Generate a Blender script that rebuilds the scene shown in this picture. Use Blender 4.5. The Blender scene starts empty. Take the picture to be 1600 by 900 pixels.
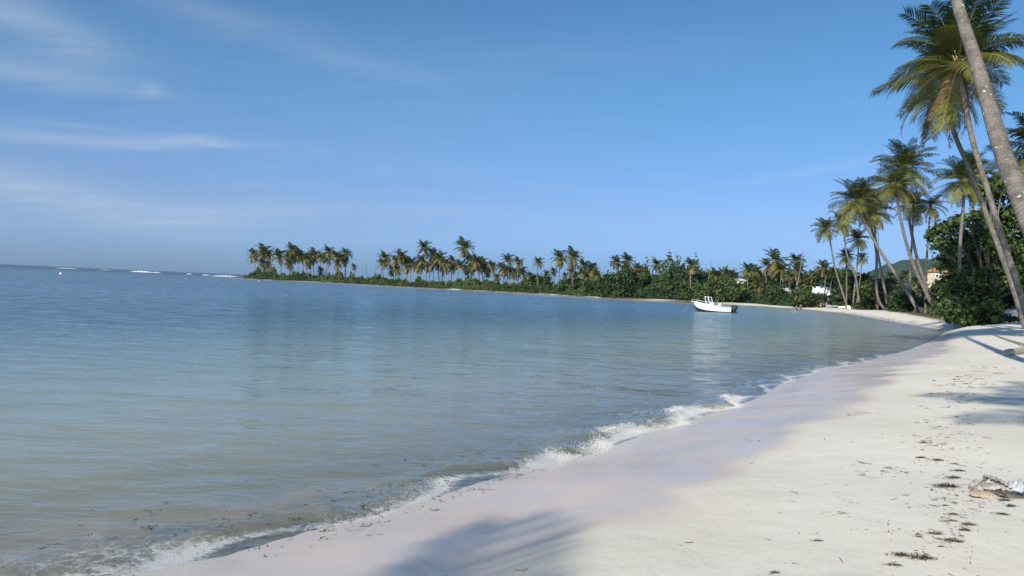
import bpy, math, random
import numpy as np
from mathutils import Vector, Matrix, Euler

R_ = math.radians
scene = bpy.context.scene
col = scene.collection
rnd = random.Random(7)
NP = np.random.RandomState(11)

# ------------------------------------------------------------------ camera
F = 1155.0; EYE = 2.4; ROLL = 2.52; PITCH = -0.14
cam_d = bpy.data.cameras.new('camera')
cam = bpy.data.objects.new('camera', cam_d); col.objects.link(cam)
cam_d.sensor_width = 36.0; cam_d.lens = 36.0 * F / 1600.0
cam_d.clip_start = 0.1; cam_d.clip_end = 60000
CR = Euler((R_(90 + PITCH), 0, 0)).to_matrix() @ Matrix.Rotation(R_(ROLL), 3, 'Z')
M4 = CR.to_4x4(); M4.translation = (0, 0, EYE)
cam.matrix_world = M4
scene.camera = cam

# ------------------------------------------------------------------ sun, exposure
SUN_EL = 31.0; SUN_AZ = math.degrees(math.atan2(-0.58, -0.81))      # azimuth of the sun, clockwise from +Y
sd = bpy.data.lights.new('sun', 'SUN'); sd.energy = 4.7; sd.angle = R_(0.53); sd.color = (1.0, 0.93, 0.82)
so = bpy.data.objects.new('sun', sd); col.objects.link(so)
to_sun = Vector((math.sin(R_(SUN_AZ)) * math.cos(R_(SUN_EL)), math.cos(R_(SUN_AZ)) * math.cos(R_(SUN_EL)), math.sin(R_(SUN_EL))))
so.rotation_euler = to_sun.to_track_quat('Z', 'Y').to_euler(); so.location = (0, 0, 60)
scene.view_settings.view_transform = 'Standard'; scene.view_settings.look = 'None'
scene.view_settings.exposure = 0.30; scene.view_settings.gamma = 1.0
scene.view_settings.use_curve_mapping = False
scene.cycles.use_denoising = True
scene.cycles.transparent_max_bounces = 16
scene.cycles.max_bounces = 8

# ------------------------------------------------------------------ node helper
class NT:
    def __init__(s, nt): s.nt = nt; nt.nodes.clear()
    def n(s, typ, props=None, **ins):
        nd = s.nt.nodes.new(typ)
        for k, v in (props or {}).items(): setattr(nd, k, v)
        for k, v in ins.items():
            key = int(k[1:]) if k[0] == 'i' and k[1:].isdigit() else k.replace('_', ' ')
            sock = nd.inputs[key]
            if hasattr(v, 'is_output'): s.nt.links.new(v, sock)
            else: sock.default_value = v
        return nd
    def m(s, op, a, b=None, c=None, clamp=False):
        kw = {'i0': a}
        if b is not None: kw['i1'] = b
        if c is not None: kw['i2'] = c
        nd = s.n('ShaderNodeMath', dict(operation=op, use_clamp=clamp), **kw); return nd.outputs[0]
    def ss(s, x, a, b, lo=0.0, hi=1.0):
        nd = s.n('ShaderNodeMapRange', dict(interpolation_type='SMOOTHSTEP'), i0=x, i1=a, i2=b, i3=lo, i4=hi); return nd.outputs[0]
    def mix(s, f, a, b, mode='MIX'):
        nd = s.n('ShaderNodeMix', dict(data_type='RGBA', blend_type=mode), i0=f, i6=a, i7=b); return nd.outputs[2]
    def noise(s, vec, scale, detail=3.0, rough=0.5, dist=0.0):
        nd = s.n('ShaderNodeTexNoise', None, Vector=vec, Scale=scale, Detail=detail, Roughness=rough, Distortion=dist); return nd.outputs[0]
    def attr(s, name): return s.n('ShaderNodeAttribute', dict(attribute_name=name)).outputs['Fac']
    def pos(s): return s.n('ShaderNodeNewGeometry').outputs['Position']
    def mapping(s, vec, scale=(1, 1, 1), rot=(0, 0, 0), loc=(0, 0, 0)):
        return s.n('ShaderNodeMapping', None, Vector=vec, Scale=scale, Rotation=rot, Location=loc).outputs[0]
    def bump(s, h, strength, dist, normal=None):
        kw = dict(Height=h, Strength=strength, Distance=dist)
        if normal is not None: kw['Normal'] = normal
        return s.n('ShaderNodeBump', None, **kw).outputs[0]
    def out(s, sh): s.n('ShaderNodeOutputMaterial', None, Surface=sh)

def c4(c): return (c[0], c[1], c[2], 1.0)
def new_mat(name):
    m = bpy.data.materials.new(name); m.use_nodes = True; return m, NT(m.node_tree)

# ------------------------------------------------------------------ world: sky with thin cirrus
w = bpy.data.worlds.new('World'); scene.world = w; w.use_nodes = True
t = NT(w.node_tree)
sky = t.n('ShaderNodeTexSky', dict(sky_type='NISHITA', sun_disc=False, sun_elevation=R_(SUN_EL), sun_rotation=R_(SUN_AZ),
          altitude=0.0, air_density=1.0, dust_density=0.6, ozone_density=2.2)).outputs[0]
tc = t.n('ShaderNodeTexCoord').outputs['Generated']
sx = t.n('ShaderNodeSeparateXYZ', None, i0=tc)
X, Y, Z = sx.outputs
az = t.m('ARCTAN2', X, Y); el = t.m('ARCSINE', Z)
az = t.m('MULTIPLY', az, 57.29578); el = t.m('MULTIPLY', el, 57.29578)
zz = t.m('MAXIMUM', t.m('ADD', Z, 0.10), 0.04)
plane = t.n('ShaderNodeCombineXYZ', None, i0=t.m('DIVIDE', X, zz), i1=t.m('DIVIDE', Y, zz), i2=0.0).outputs[0]
wisp = t.noise(t.mapping(plane, (0.8, 2.1, 1), (0, 0, 0.12)), 1.5, 8.0, 0.60, 1.1)
wide = t.noise(t.mapping(plane, (0.35, 0.7, 1), (0, 0, 0.3)), 0.9, 4.0, 0.5)
def streak(a0, e0, wa, we, k, amp, wob=1.0):
    e2 = t.m('ADD', el, t.m('MULTIPLY', t.m('SUBTRACT', wisp, 0.5), 2.2 * wob))
    da = t.m('DIVIDE', t.m('SUBTRACT', az, a0), wa)
    de = t.m('DIVIDE', t.m('SUBTRACT', t.m('SUBTRACT', e2, e0), t.m('MULTIPLY', t.m('SUBTRACT', az, a0), k)), we)
    q = t.m('ADD', t.m('MULTIPLY', da, da), t.m('MULTIPLY', de, de))
    return t.m('MULTIPLY', t.m('EXPONENT', t.m('MULTIPLY', q, -1.0)), amp)
ss_ = [streak(-14, 11, 20, 6.5, 0.0, 0.085, 1.2), streak(-33, 4.9, 10, 1.3, -0.17, 0.30, 0.35), streak(-21, 4.3, 8, 0.75, 0.13, 0.20, 0.3), streak(-33.5, 15.2, 5, 1.7, -0.22, 0.42, 1.6), streak(-33, 12.1, 5.5, 0.9, -0.04, 0.34, 1.4), streak(-26.5, 12.3, 0.9, 0.45, 0.0, 0.26, 0.8),
       streak(-27, 8.7, 8.5, 0.38, 0.085, 0.34, 0.45), streak(-23.6, 9.3, 2.0, 0.40, 0.05, 0.36, 0.5), streak(-30, 9.3, 3.5, 0.25, 0.02, 0.18, 0.4), streak(-34, 8.4, 5, 0.8, -0.03, 0.16, 0.9),
       streak(-22, 18.0, 7, 0.9, -0.1, 0.18, 1.6), streak(-14, 16.0, 8, 0.7, -0.1, 0.14, 1.4), streak(-30, 3.2, 16, 3.2, -0.05, 0.10, 0.2), streak(22.5, 9.3, 7, 0.35, 0.16, 0.15, 0.4), streak(2, 17.0, 14, 1.6, 0.05, 0.07, 1.5), streak(-5, 5.6, 5, 0.4, 0.0, 0.10, 0.6)]
acc = ss_[0]
for q in ss_[1:]: acc = t.m('ADD', acc, q)
acc = t.m('MULTIPLY', acc, t.ss(wisp, 0.25, 0.75, 0.6, 1.25))
gen = t.m('MULTIPLY', t.ss(wisp, 0.50, 0.85), t.ss(wide, 0.45, 0.75, 0.0, 0.30))
cl = t.m('ADD', acc, gen, clamp=True)
tint = t.mix(t.ss(el, -1.0, 6.0), (0.33, 0.72, 1.68, 1), (0.60, 0.76, 1.20, 1))
tint = t.mix(t.ss(el, 4.0, 16.0), tint, (0.55, 0.93, 1.18, 1))
skyc = t.mix(1.0, sky, tint, 'MULTIPLY')
cloudc = t.mix(1.0, sky, (0.45, 0.45, 0.45, 1), 'MULTIPLY')
cloudc = t.mix(1.0, cloudc, (4.6, 4.8, 5.2, 1), 'ADD')
skyc = t.mix(t.m('MULTIPLY', cl, 0.85), skyc, cloudc)
bg = t.n('ShaderNodeBackground', None, Color=skyc, Strength=0.086)
t.n('ShaderNodeOutputWorld', None, Surface=bg.outputs[0])

# ------------------------------------------------------------------ pixel calibration -> world points
def ray(px, py): return CR @ Vector(((px - 800) / F, (450 - py) / F, -1.0))
def at(px, py, Yd):                       # world point at forward distance Yd
    r = ray(px, py); k = Yd / r.y; return Vector((r.x * k, Yd, EYE + r.z * k))
def onz(px, py, z=0.0):                   # world point on height z
    r = ray(px, py); k = (z - EYE) / r.z; return Vector((r.x * k, r.y * k, z))

# ------------------------------------------------------------------ shoreline and ground height
shore_px = [(350, 870), (520, 820), (650, 788), (750, 754), (880, 722), (930, 708), (1000, 682), (1100, 650), (1180, 624), (1220, 600), (1290, 578),
            (1350, 565), (1420, 547), (1460, 531), (1480, 518), (1440, 510), (1380, 500), (1320, 490), (1250, 483), (1180, 478), (1060, 472.5),
            (960, 467.5), (860, 461), (760, 455.6), (680, 451.6), (600, 447), (500, 441.5), (430, 438.4), (378, 435.8)]
SH = [(-60, -160), (-70, -60), (-45, -22), (-22, -8), (-9, 0.6), (-4.6, 4.4)] + [tuple(onz(a, b))[:2] for a, b in shore_px]
tip = SH[-1]
n_vis = len(SH)
SH += [(tip[0] - 8, tip[1] + 18), (tip[0] + 12, tip[1] + 60), (-60, 440), (0, 400), (40, 420), (80, 560), (140, 900), (200, 2000), (300, 9500)]
LAND = SH + [(9500, 9500), (9500, -9500), (-60, -9500)]
SHA = np.array(SH, float)
LA = np.array(LAND, float)

def shore_dist(x, y):
    """signed distance to the waterline, + on land"""
    x = np.asarray(x, float).ravel(); y = np.asarray(y, float).ravel()
    best = np.full(x.shape, 1e18)
    for (x0, y0), (x1, y1) in zip(SHA[:-1], SHA[1:]):
        dx, dy = x1 - x0, y1 - y0; L2 = dx * dx + dy * dy
        tt = np.clip(((x - x0) * dx + (y - y0) * dy) / L2, 0, 1)
        d = (x - x0 - tt * dx) ** 2 + (y - y0 - tt * dy) ** 2
        best = np.minimum(best, d)
    inside = np.zeros(x.shape, bool)
    n = len(LA)
    for i in range(n):
        x0, y0 = LA[i]; x1, y1 = LA[(i + 1) % n]
        c = ((y0 > y) != (y1 > y))
        with np.errstate(divide='ignore', invalid='ignore'):
            xi = (x1 - x0) * (y - y0) / (y1 - y0 if y1 != y0 else 1e-9) + x0
        inside ^= c & (x < xi)
    return np.sqrt(best) * np.where(inside, 1, -1)

def sstep(x, a, b):
    q = np.clip((x - a) / (b - a), 0, 1); return q * q * (3 - 2 * q)

def wob(x, y, f, seed=0.0):
    return (np.sin(x * f + seed + 1.7 * np.sin(y * f * 0.7 + seed * 2)) + np.sin(y * f * 1.3 + seed * 3 + 1.3 * np.sin(x * f * 0.9 + seed))) * 0.5

def ground_z(x, y, s=None):
    x = np.asarray(x, float).ravel(); y = np.asarray(y, float).ravel()
    if s is None: s = shore_dist(x, y)
    far = sstep(y, 120, 170)
    near = 1.15 * (1 - np.exp(-np.maximum(s, 0) / (6.0 - 3.6 * sstep(y, 28, 60))))
    spit = 0.9 * (1 - np.exp(-np.maximum(s, 0) / 7.0))
    land = near * (1 - far) + spit * far
    sea = -3.0 * (1 - np.exp(np.minimum(s, 0) / 26.0))
    z = np.where(s > 0, land, sea)
    z = z + np.where(s > 0.4, 0.02, 0.006) * wob(x, y, 1.1) * np.clip(np.abs(s), 0, 1)
    z = z + 0.05 * wob(x, y, 0.23, 2.0) * sstep(s, 3, 14)
    # the land climbs gently behind the bay
    z = z + 15.0 * sstep(s, 90, 330) * sstep(x, 90, 260) * (y > 0)
    return z
def gz(x, y): return float(ground_z([x], [y])[0])
def P3(px, Yd):                            # ground point below pixel column px at distance Yd
    x = (px - 800) / F * Yd
    for _ in range(4):
        z = gz(x, Yd); r = ray(px, 470)
        # shift along the tilted image column
        v = 450 - (450 - 0)
        lo, hi = 300.0, 900.0
        for _ in range(24):
            mid = (lo + hi) / 2
            if at(px, mid, Yd).z > z: lo = mid
            else: hi = mid
        x = at(px, (lo + hi) / 2, Yd).x
    return Vector((x, Yd, gz(x, Yd)))

def hit(px, py, ymax=400.0):
    """first point of the land surface on the pixel ray"""
    r = ray(px, py); k = np.geomspace(3.0, ymax, 900) / r.y
    x, y, z = r.x * k, r.y * k, EYE + r.z * k
    sd_ = shore_dist(x, y); g = ground_z(x, y, sd_); b = np.where((z <= g) | ((sd_ > 8.0) & (y > 60)))[0]
    i = int(b[0]) if len(b) else len(k) - 1
    return Vector((x[i], y[i], g[i]))

# ------------------------------------------------------------------ object helpers
def link(o): col.objects.link(o); return o
def tag(o, label=None, cat=None, group=None, kind=None):
    if label: o['label'] = label
    if cat: o['category'] = cat
    if group: o['group'] = group
    if kind: o['kind'] = kind
    return o
def empty(name, loc=(0, 0, 0), rz=0.0):
    o = bpy.data.objects.new(name, None); o.location = loc; o.rotation_euler = (0, 0, rz); o.empty_display_size = 0.3; return link(o)
def mesh_np(name, verts, faces, mats, attrs=None, smooth=False, mi=None):
    """verts (N,3); faces: (M,k) array or list of such arrays"""
    if not isinstance(faces, (list, tuple)): faces = [faces]
    faces = [np.asarray(f, np.int32) for f in faces if len(f)]
    me = bpy.data.meshes.new(name)
    verts = np.asarray(verts, np.float32)
    me.vertices.add(len(verts)); me.vertices.foreach_set('co', verts.ravel())
    nl = sum(f.size for f in faces); nf = sum(len(f) for f in faces)
    me.loops.add(nl); me.loops.foreach_set('vertex_index', np.concatenate([f.ravel() for f in faces]))
    me.polygons.add(nf)
    tot = np.concatenate([np.full(len(f), f.shape[1], np.int32) for f in faces])
    st = np.concatenate([[0], np.cumsum(tot)[:-1]]).astype(np.int32)
    me.polygons.foreach_set('loop_start', st)
    if mi is not None: me.polygons.foreach_set('material_index', np.asarray(mi, np.int32))
    me.update(calc_edges=True)
    me.validate()
    if smooth: me.polygons.foreach_set('use_smooth', np.ones(nf, bool))
    for k, v in (attrs or {}).items():
        a = me.attributes.new(k, 'FLOAT', 'POINT'); a.data.foreach_set('value', np.asarray(v, np.float32))
    for m in (mats if isinstance(mats, (list, tuple)) else [mats]): me.materials.append(m)
    return me
def obj(name, me, parent=None, loc=None, rot=None, scale=None):
    o = bpy.data.objects.new(name, me); link(o)
    if parent is not None: o.parent = parent
    if loc is not None: o.location = loc
    if rot is not None: o.rotation_euler = rot
    if scale is not None: o.scale = (scale,) * 3 if isinstance(scale, (int, float)) else scale
    return o

class MB:
    def __init__(s): s.v = []; s.f = []
    def add(s, vs, fs):
        b = len(s.v); s.v += [tuple(q) for q in vs]; s.f += [tuple(i + b for i in q) for q in fs]; return s
    def box(s, c, d, M=None, taper=1.0):
        hx, hy, hz = d[0] / 2, d[1] / 2, d[2] / 2
        vs = [Vector((x * hx * (taper if z > 0 else 1), y * hy * (taper if z > 0 else 1), z * hz)) for z in (-1, 1) for x, y in ((-1, -1), (1, -1), (1, 1), (-1, 1))]
        if M is not None: vs = [M @ q for q in vs]
        vs = [q + Vector(c) for q in vs]
        return s.add(vs, [(0, 3, 2, 1), (4, 5, 6, 7), (0, 1, 5, 4), (1, 2, 6, 5), (2, 3, 7, 6), (3, 0, 4, 7)])
    def tube(s, pts, rad, n=8, cap=True):
        pts = [Vector(p) for p in pts]
        if isinstance(rad, (int, float)): rad = [rad] * len(pts)
        rings = []; ref = Vector((0.13, 0.97, 0.21))
        for i, p in enumerate(pts):
            tdir = (pts[min(i + 1, len(pts) - 1)] - pts[max(i - 1, 0)]).normalized()
            a = tdir.cross(ref); a = a.normalized() if a.length > 1e-4 else tdir.orthogonal().normalized(); b = tdir.cross(a)
            rings.append([p + a * math.cos(2 * math.pi * k / n) * rad[i] + b * math.sin(2 * math.pi * k / n) * rad[i] for k in range(n)])
        vs = [q for r in rings for q in r]
        fs = [(i * n + k, i * n + (k + 1) % n, (i + 1) * n + (k + 1) % n, (i + 1) * n + k) for i in range(len(pts) - 1) for k in range(n)]
        if cap: fs += [tuple(range(n))[::-1], tuple(range((len(pts) - 1) * n, len(pts) * n))]
        return s.add(vs, fs)
    def loft(s, rings, close=True, cap=True):
        n = len(rings[0]); vs = [q for r in rings for q in r]
        fs = [(i * n + k, i * n + (k + 1) % n, (i + 1) * n + (k + 1) % n, (i + 1) * n + k) for i in range(len(rings) - 1) for k in range(n if close else n - 1)]
        if cap and close: fs += [tuple(range(n))[::-1], tuple(range((len(rings) - 1) * n, len(rings) * n))]
        return s.add(vs, fs)
    def ball(s, c, r, n=8, m=6):
        if isinstance(r, (int, float)): r = (r, r, r)
        vs = [(c[0], c[1], c[2] - r[2])]
        for i in range(1, m):
            a = math.pi * i / m
            for k in range(n): vs.append((c[0] + r[0] * math.sin(a) * math.cos(2 * math.pi * k / n), c[1] + r[1] * math.sin(a) * math.sin(2 * math.pi * k / n), c[2] - r[2] * math.cos(a)))
        vs.append((c[0], c[1], c[2] + r[2])); top = len(vs) - 1
        fs = [(0, 1 + (k + 1) % n, 1 + k) for k in range(n)]
        for i in range(m - 2):
            fs += [(1 + i * n + k, 1 + i * n + (k + 1) % n, 1 + (i + 1) * n + (k + 1) % n, 1 + (i + 1) * n + k) for k in range(n)]
        fs += [(1 + (m - 2) * n + k, 1 + (m - 2) * n + (k + 1) % n, top) for k in range(n)]
        return s.add(vs, fs)
    def mesh(s, name, mat, smooth=False):
        me = bpy.data.meshes.new(name); me.from_pydata(s.v, [], s.f); me.update()
        me.materials.append(mat)
        if smooth: me.polygons.foreach_set('use_smooth', [True] * len(me.polygons))
        return me
    def build(s, name, mat, parent=None, smooth=False, **kw): return obj(name, s.mesh(name, mat, smooth), parent, **kw)

# ------------------------------------------------------------------ materials
def simple(name, c, rough=0.6, nscale=0.0, namp=0.25, metallic=0.0, bump=0.0, spec=0.5):
    m, t = new_mat(name)
    colr = c4(c); kw = {}
    if nscale:
        p = t.n('ShaderNodeTexCoord').outputs['Object']
        nz = t.noise(p, nscale, 5.0, 0.6)
        colr = t.mix(t.ss(nz, 0.3, 0.7), c4([q * (1 - namp) for q in c]), c4([min(1, q * (1 + namp)) for q in c]))
        if bump: kw['Normal'] = t.bump(nz, 0.6, bump)
    b = t.n('ShaderNodeBsdfPrincipled', None, Base_Color=colr, Roughness=rough, Metallic=metallic, Specular_IOR_Level=spec, **kw)
    t.out(b.outputs[0]); return m

def leaf_mat(name, lo, hi, trans=0.3, rough=0.45, rand=0.5, spec=0.4):
    m, t = new_mat(name)
    v = t.attr('var')
    r = t.n('ShaderNodeObjectInfo').outputs['Random']
    q = t.m('ADD', v, t.m('MULTIPLY', t.m('SUBTRACT', r, 0.5), rand), clamp=True)
    c = t.mix(q, c4(lo), c4(hi))
    b = t.n('ShaderNodeBsdfPrincipled', None, Base_Color=c, Roughness=rough, Specular_IOR_Level=spec).outputs[0]
    tr = t.n('ShaderNodeBsdfTranslucent', None, Color=t.mix(1.0, c, (1.5, 1.45, 0.7, 1), 'MULTIPLY')).outputs[0]
    t.out(t.n('ShaderNodeMixShader', None, i0=trans, i1=b, i2=tr).outputs[0]); return m

M = {}
M['frond'] = leaf_mat('palm_frond_green', (0.016, 0.040, 0.012), (0.27, 0.26, 0.055), 0.26, rand=0.20)
M['rachis'] = simple('palm_midrib', (0.34, 0.30, 0.10), 0.5)
M['dead'] = leaf_mat('palm_frond_dry', (0.075, 0.045, 0.032), (0.22, 0.135, 0.085), 0.15, 0.7, rand=0.6, spec=0.2)
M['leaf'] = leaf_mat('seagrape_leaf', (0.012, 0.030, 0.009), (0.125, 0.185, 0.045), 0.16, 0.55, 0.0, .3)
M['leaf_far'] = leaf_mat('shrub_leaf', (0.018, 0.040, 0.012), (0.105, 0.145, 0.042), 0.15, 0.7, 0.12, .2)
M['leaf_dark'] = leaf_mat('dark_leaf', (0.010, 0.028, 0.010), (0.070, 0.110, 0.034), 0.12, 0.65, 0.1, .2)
M['wood'] = simple('dry_branch', (0.20, 0.16, 0.125), 0.85, 6.0, 0.35)

def trunk_mat():
    m, t = new_mat('palm_trunk')
    p = t.pos(); h = t.attr('along')
    nz = t.noise(p, 3.0, 6.0, 0.65)
    ring = t.m('SINE', t.m('ADD', t.m('MULTIPLY', h, 2 * math.pi / 0.11), t.m('MULTIPLY', nz, 5.0)))
    fib = t.noise(t.mapping(p, (1, 1, 0.25)), 38.0, 4.0, 0.6)
    c = t.mix(t.ss(nz, 0.32, 0.68), (0.098, 0.088, 0.076, 1), (0.215, 0.196, 0.168, 1))
    c = t.mix(t.m('MULTIPLY', t.ss(ring, 0.55, 1.0), 0.45), c, (0.085, 0.07, 0.06, 1))
    c = t.mix(t.m('MULTIPLY', t.ss(fib, 0.5, 0.75), 0.35), c, (0.40, 0.36, 0.31, 1))
    sp = t.noise(p, 9.0, 2.0, 0.4)
    c = t.mix(t.m('MULTIPLY', t.ss(sp, 0.68, 0.74), 0.8), c, (0.60, 0.58, 0.53, 1))
    hh = t.m('ADD', t.m('MULTIPLY', ring, 0.5), fib)
    b = t.n('ShaderNodeBsdfPrincipled', None, Base_Color=c, Roughness=0.85, Specular_IOR_Level=0.2, Normal=t.bump(hh, 0.5, 0.02))
    t.out(b.outputs[0]); return m
M['trunk'] = trunk_mat()

def root_mat():
    m, t = new_mat('root_mass')
    p = t.pos(); f = t.noise(t.mapping(p, (1, 1, 0.2)), 14.0, 4.0, 0.7)
    c = t.mix(t.ss(f, 0.35, 0.7), (0.030, 0.024, 0.020, 1), (0.12, 0.095, 0.075, 1))
    t.out(t.n('ShaderNodeBsdfPrincipled', None, Base_Color=c, Roughness=0.95, Normal=t.bump(f, 0.9, 0.06)).outputs[0]); return m
M['root'] = root_mat()

# ------------------------------------------------------------------ ground material
def ground_mat():
    m, t = new_mat('sand_and_soil')
    p = t.pos(); s = t.attr('shore'); veg = t.attr('soil'); rocky = t.attr('rocky')
    big = t.noise(p, 0.35, 4.0, 0.55); mid = t.noise(p, 2.2, 5.0, 0.6); fine = t.noise(p, 60.0, 3.0, 0.7)
    grain = t.noise(p, 300.0, 2.0, 0.7)
    dry = t.mix(t.ss(big, 0.3, 0.7), (0.715, 0.665, 0.55, 1), (0.76, 0.715, 0.61, 1))
    dry = t.mix(t.m('MULTIPLY', t.ss(mid, 0.35, 0.75), 0.16), dry, (0.52, 0.475, 0.39, 1))
    dry = t.mix(t.m('MULTIPLY', t.ss(grain, 0.5, 0.8), 0.12), dry, (0.36, 0.32, 0.26, 1))
    # damp sand where the swash has run up
    yy = t.n('ShaderNodeSeparateXYZ', None, i0=p).outputs[1]
    s = t.m('ADD', s, t.ss(yy, 24.0, 55.0, 0.0, 1.9))
    sw = t.m('ADD', s, t.m('ADD', t.m('MULTIPLY', t.m('SUBTRACT', t.noise(p, 0.45, 2.0), 0.5), 2.4), t.m('MULTIPLY', t.m('SUBTRACT', mid, 0.5), 0.30)))
    wet = t.ss(sw, 2.95, 2.15)
    damp = t.ss(sw, 4.2, 2.3)
    c = t.mix(t.m('MULTIPLY', damp, 0.22), dry, (0.50, 0.455, 0.37, 1))
    pink = t.mix(t.ss(t.noise(p, 1.2, 3.0), 0.35, 0.65), (0.63, 0.51, 0.42, 1), (0.56, 0.485, 0.42, 1))
    c = t.mix(wet, c, pink)
    soak = t.ss(s, 0.35, -0.4)
    c = t.mix(soak, c, (0.47, 0.415, 0.325, 1))
    deep = t.ss(s, -6.0, -60.0)
    c = t.mix(deep, c, (0.10, 0.17, 0.14, 1))
    rk = t.mix(t.ss(t.noise(p, 0.8, 5.0, 0.7), 0.35, 0.65), (0.06, 0.048, 0.038, 1), (0.27, 0.20, 0.14, 1))
    c = t.mix(rocky, c, rk)
    so_ = t.mix(t.ss(t.noise(p, 1.4, 5.0, 0.65), 0.35, 0.7), (0.050, 0.060, 0.022, 1), (0.17, 0.13, 0.07, 1))
    c = t.mix(veg, c, so_)
    rough = t.mix(wet, (0.9,) * 3 + (1,), t.mix(t.ss(t.noise(p, 0.9, 3.0), 0.3, 0.7), (0.18,) * 3 + (1,), (0.36,) * 3 + (1,)))
    dim = t.n('ShaderNodeTexVoronoi', dict(feature='SMOOTH_F1'), Vector=t.mapping(p, (1, 1.3, 1), (0, 0, .5)), Scale=1.7, Randomness=1.0).outputs[0]
    dim = t.m('MULTIPLY', t.ss(dim, 0.05, 0.42), t.m('MULTIPLY', t.ss(s, 4.5, 7.5), 1.6))
    mid = t.m('ADD', mid, dim)
    hgt = t.m('ADD', t.m('MULTIPLY', fine, 0.25), t.m('ADD', t.m('MULTIPLY', mid, 1.0), t.m('MULTIPLY', grain, 0.08)))
    inv = t.m('MULTIPLY', t.ss(sw, 2.2, 3.2, 0.06, 1.0), 0.55)
    nrm = t.n('ShaderNodeBump', None, Height=hgt, Strength=inv, Distance=0.035).outputs[0]
    b = t.n('ShaderNodeBsdfPrincipled', None, Base_Color=c, Roughness=rough, Specular_IOR_Level=t.m('ADD', 0.15, t.m('MULTIPLY', wet, 0.20)), Normal=nrm)
    t.out(b.outputs[0]); return m
M['ground'] = ground_mat()

def polar(nfine, ncoarse, r0, ratio, rmid, ratio2, rmax, half=44):
    a = np.concatenate([np.linspace(-half, half, nfine), np.linspace(half, 360 - half, ncoarse)[1:-1]])
    a = np.radians(a); r = [r0]
    while r[-1] < rmid: r.append(r[-1] * ratio)
    while r[-1] < rmax: r.append(r[-1] * ratio2)
    r = np.array(r)
    Rg, Ag = np.meshgrid(r, a, indexing='ij')
    x = (Rg * np.sin(Ag)).ravel(); y = (Rg * np.cos(Ag)).ravel()
    nr, na = len(r), len(a)
    i, k = np.meshgrid(np.arange(nr - 1), np.arange(na), indexing='ij')
    k2 = (k + 1) % na
    f = np.stack([i * na + k, i * na + k2, (i + 1) * na + k2, (i + 1) * na + k], -1).reshape(-1, 4)
    return x, y, f.copy(), na

VEG = [(1240, 481.5), (1275, 479.5), (1310, 478), (1345, 482), (1370, 484.5), (1400, 488), (1430, 493), (1455, 498), (1480, 503), (1500, 507), (1530, 509), (1560, 504), (1600, 502), (1680, 506)]
VEGY = [hit(a, b).y for a, b in VEG]
def veg_line(px):                          # distance of the vegetation edge along the right-hand beach
    return np.interp(px, [a for a, _ in VEG], VEGY)

gx, gy, gf, na = polar(360, 50, 0.8, 1.028, 420, 1.07, 8200)
gs = shore_dist(gx, gy)
gzv = ground_z(gx, gy, gs)
gx = np.append(gx, 0.0); gy = np.append(gy, 0.0); s0 = float(shore_dist([0], [0])[0]); gs = np.append(gs, s0); gzv = np.append(gzv, gz(0, 0))
ci = len(gx) - 1
fan = np.array([[ci, (k + 1) % na, k] for k in range(na)])
gpx = 800 + F * gx / np.maximum(gy, 1)
vl = np.where(gpx > 1240, veg_line(gpx), 0)
soil_right = sstep(gy, vl - 1.5, vl + 3) * (gpx > 1240)
soil_far = sstep(gs, 5, 9) * (gpx <= 1240) * (gy > 100)
soil_back = sstep(gs, 26, 34) * (gy < 40)
soil = np.clip(soil_right + soil_far + soil_back, 0, 1) * (gs > 0.5)
rocky = sstep(gpx, 1170, 1080) * (gy > 120) * sstep(gs, -3, 0.5)
# a few sandy pockets on the far shore stay pale
for a0, wpx in ((868, 16), (712, 9), (1035, 22), (930, 10)):
    rocky = rocky * (1 - 0.85 * np.exp(-((gpx - a0) / wpx) ** 2) * (gs > 1.0))
me = mesh_np('ground', np.stack([gx, gy, gzv], 1), [gf, fan], M['ground'], dict(shore=gs, soil=soil, rocky=rocky), smooth=True)
tag(obj('ground', me), kind='structure')

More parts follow.
